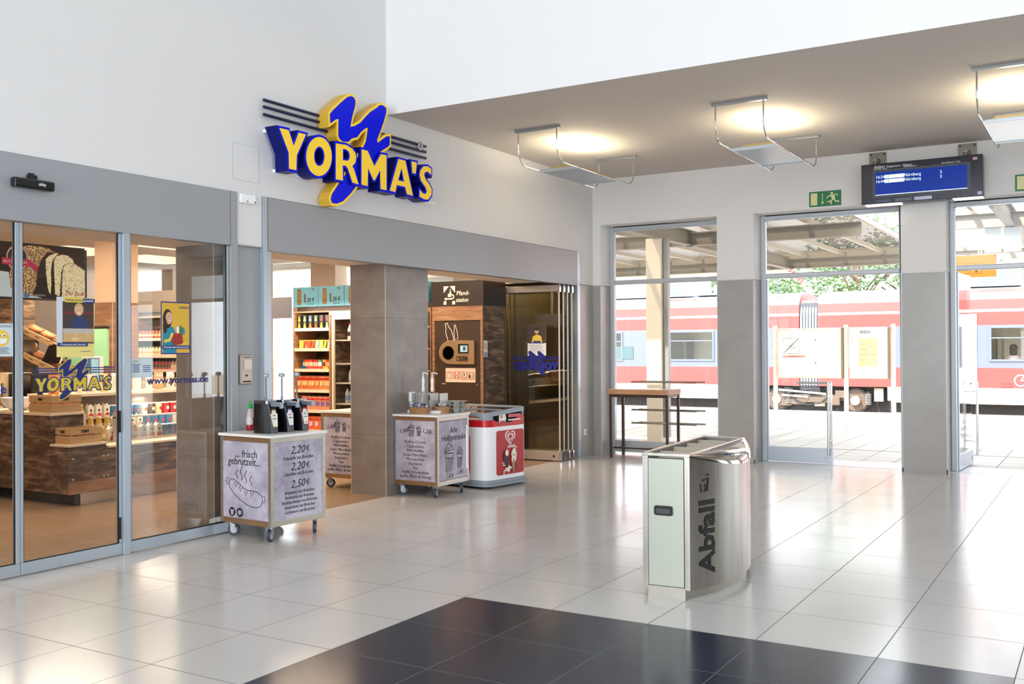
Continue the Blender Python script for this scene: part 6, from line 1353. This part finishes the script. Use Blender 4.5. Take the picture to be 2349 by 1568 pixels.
# passenger
def person_passenger():
    t = thing('person', 'train passenger with long dark hair in pale top, seen behind the right train window', 'person', (-2.62, 35.4, .62))
    sk = bmesh.new()
    pts = [((0, 0, .02), .15), ((0, 0, .25), .15), ((0, 0, .46), .155), ((0, 0, .56), .07), ((0, -.005, .63), .055), ((0, -.01, .72), .095), ((0, -.01, .82), .085), ((-.19, 0, .48), .06), ((-.24, -.05, .25), .045), ((-.12, -.22, .18), .038), ((.19, 0, .48), .06), ((.24, -.05, .25), .045), ((.12, -.22, .18), .038)]
    vs_ = [sk.verts.new(p) for p, r in pts]
    for a_, b_ in ((0, 1), (1, 2), (2, 3), (3, 4), (4, 5), (5, 6), (2, 7), (7, 8), (8, 9), (2, 10), (10, 11), (11, 12)): sk.edges.new((vs_[a_], vs_[b_]))
    me = bpy.data.meshes.new('body'); sk.to_mesh(me); sk.free(); me.materials.append(mat('person_skin', (206, 160, 134), .6))
    o = bpy.data.objects.new('body', me); COL.objects.link(o); o.parent = t
    md = o.modifiers.new('skin', 'SKIN'); 
    for k, (p, r) in enumerate(pts): me.skin_vertices[0].data[k].radius = (r, r*.8)
    me.skin_vertices[0].data[0].use_root = True; sb = o.modifiers.new('sub', 'SUBSURF'); sb.levels = 2; sb.render_levels = 2
    obj('hair', MB().sphere((0, -.01, .79), .122, 16, None, (1, 1, 1.1)).sphere((0, -.03, .66), .10, 14, None, (1.15, .8, 1.5)), mat('hair_dark_brown', (40, 26, 20), .7), t, smooth=2)
    obj('shirt', MB().lathe([(.165, .0), (.185, .25), (.2, .44), (.14, .53), (.075, .565)], (0, 0, 0), 18, sy=.82), mat('shirt_pale_rose', (226, 206, 206), .8), t, smooth=2)
person_passenger()
# far side: opposite platform wall, canopy, mast, trees
struct('trim_53', B(-60, 30, 38.6, 54, -.9, .12), mat('far_platform_concrete', (180, 164, 146), .8))
fc = thing('far_canopy', 'pale opposite platform canopy with long fascia bands above the train', 'canopy', (0, 45, 0))
obj('fascia', B(-60, -12.5, 0, .3, 5.08, 5.72), mat('far_fascia', (214, 208, 204), .6), fc); obj('lower_band', B(-60, -12.5, .35, .6, 4.72, 5.02), mat('far_fascia2', (196, 180, 172), .6), fc); obj('roof_slab', B(-60, -12.5, .3, 6, 5.5, 5.8), mat('far_fascia', (214, 208, 204), .6), fc)
for x in (-40, -28, -14.5): obj('post', B(x-.2, x+.2, 2.8, 3.2, .12, 5.5), mat('far_fascia2', (196, 180, 172), .6), fc)
for k, x in enumerate((-15.6, -12.9)):
    t = thing('catenary_mast', 'pale overhead line mast behind the train, %s of two' % ('left', 'right')[k], 'mast', (x, 43.0, -.5)); obj('mast_column', B(-.22+.1*k, .22-.1*k, -.15, .15, 0, 9), mat('mast_pale', (206, 198, 196), .6), t); obj('mast_arm', B(-1.5, 1.5, -.06, .06, 6.0, 6.12), mat('mast_pale', (206, 198, 196), .6), t)
    m = MB()
    for q in range(7): m.cyl((1.1+.09*q, -.2, 5.4-.1*q), (1.13+.09*q, -.2, 5.36-.1*q), .13, n=10)
    obj('insulator', m, INS, t)
LG = ramp_mat('tree_leaves', [(.3, (86, 120, 80)), (.6, (128, 158, 112)), (.8, (164, 188, 140))], 1.2, rough=.8); BKM = mat('tree_bark', (120, 104, 90), .9)
def tree(x, y, h, r, seed, lab):
    rn = random.Random(seed); t = thing('tree', lab, 'tree', (x, y, -.9), 0, 'trees behind the railway')
    tm = MB().tube([(0, 0, 0), (.1, 0, h*.3), (0, .1, h*.6)], .22, 8)
    for k in range(9):
        a_ = rn.random()*6.3; z_ = h*rn.uniform(.3, .55); tm.tube([(0, 0, z_), (r*.4*math.cos(a_), r*.4*math.sin(a_), z_+h*.15), (r*.8*math.cos(a_), r*.8*math.sin(a_), z_+h*.22)], .06, 6)
    obj('trunk', tm, BKM, t)
    lf = MB(); cl = [(rn.uniform(-.7, .7)*r, rn.uniform(-.7, .7)*r, h*rn.uniform(.35, .95), r*rn.uniform(.28, .5)) for _ in range(26)]
    for cx_, cy_, cz_, cr in cl:
        for _ in range(210):
            d = Vector((rn.gauss(0, 1), rn.gauss(0, 1), rn.gauss(0, 1))).normalized()*cr*rn.uniform(.6, 1)
            M_ = Matrix.Translation(Vector((cx_, cy_, cz_))+d) @ Matrix.Rotation(rn.random()*6.3, 4, 'Z') @ Matrix.Rotation(rn.random()*3, 4, 'X'); s_ = rn.uniform(.09, .17)
            lf.add([(-s_, 0, 0), (0, -s_*.5, 0), (s_, 0, 0), (0, s_*.5, 0)], [(0, 1, 2, 3)], None, M_)
    obj('foliage', lf, LG, t)
for k, (x, y, h, r) in enumerate(((-19.5, 60, 7.2, 3.0), (-16.0, 58, 7.0, 2.8), (-12.2, 58, 11.5, 3.0), (-9.6, 60, 8.2, 2.9), (-25, 62, 7.2, 3.2), (-5.5, 61, 7.5, 3.0))):
    tree(x, y, h, r, 11+k, 'leafy green tree beyond the train, %s' % ('left of the masts', 'directly behind the left mast', 'tallest one, crown reaching the transom', 'right of the tallest tree', 'far left, mostly hidden', 'far right, mostly hidden')[k])
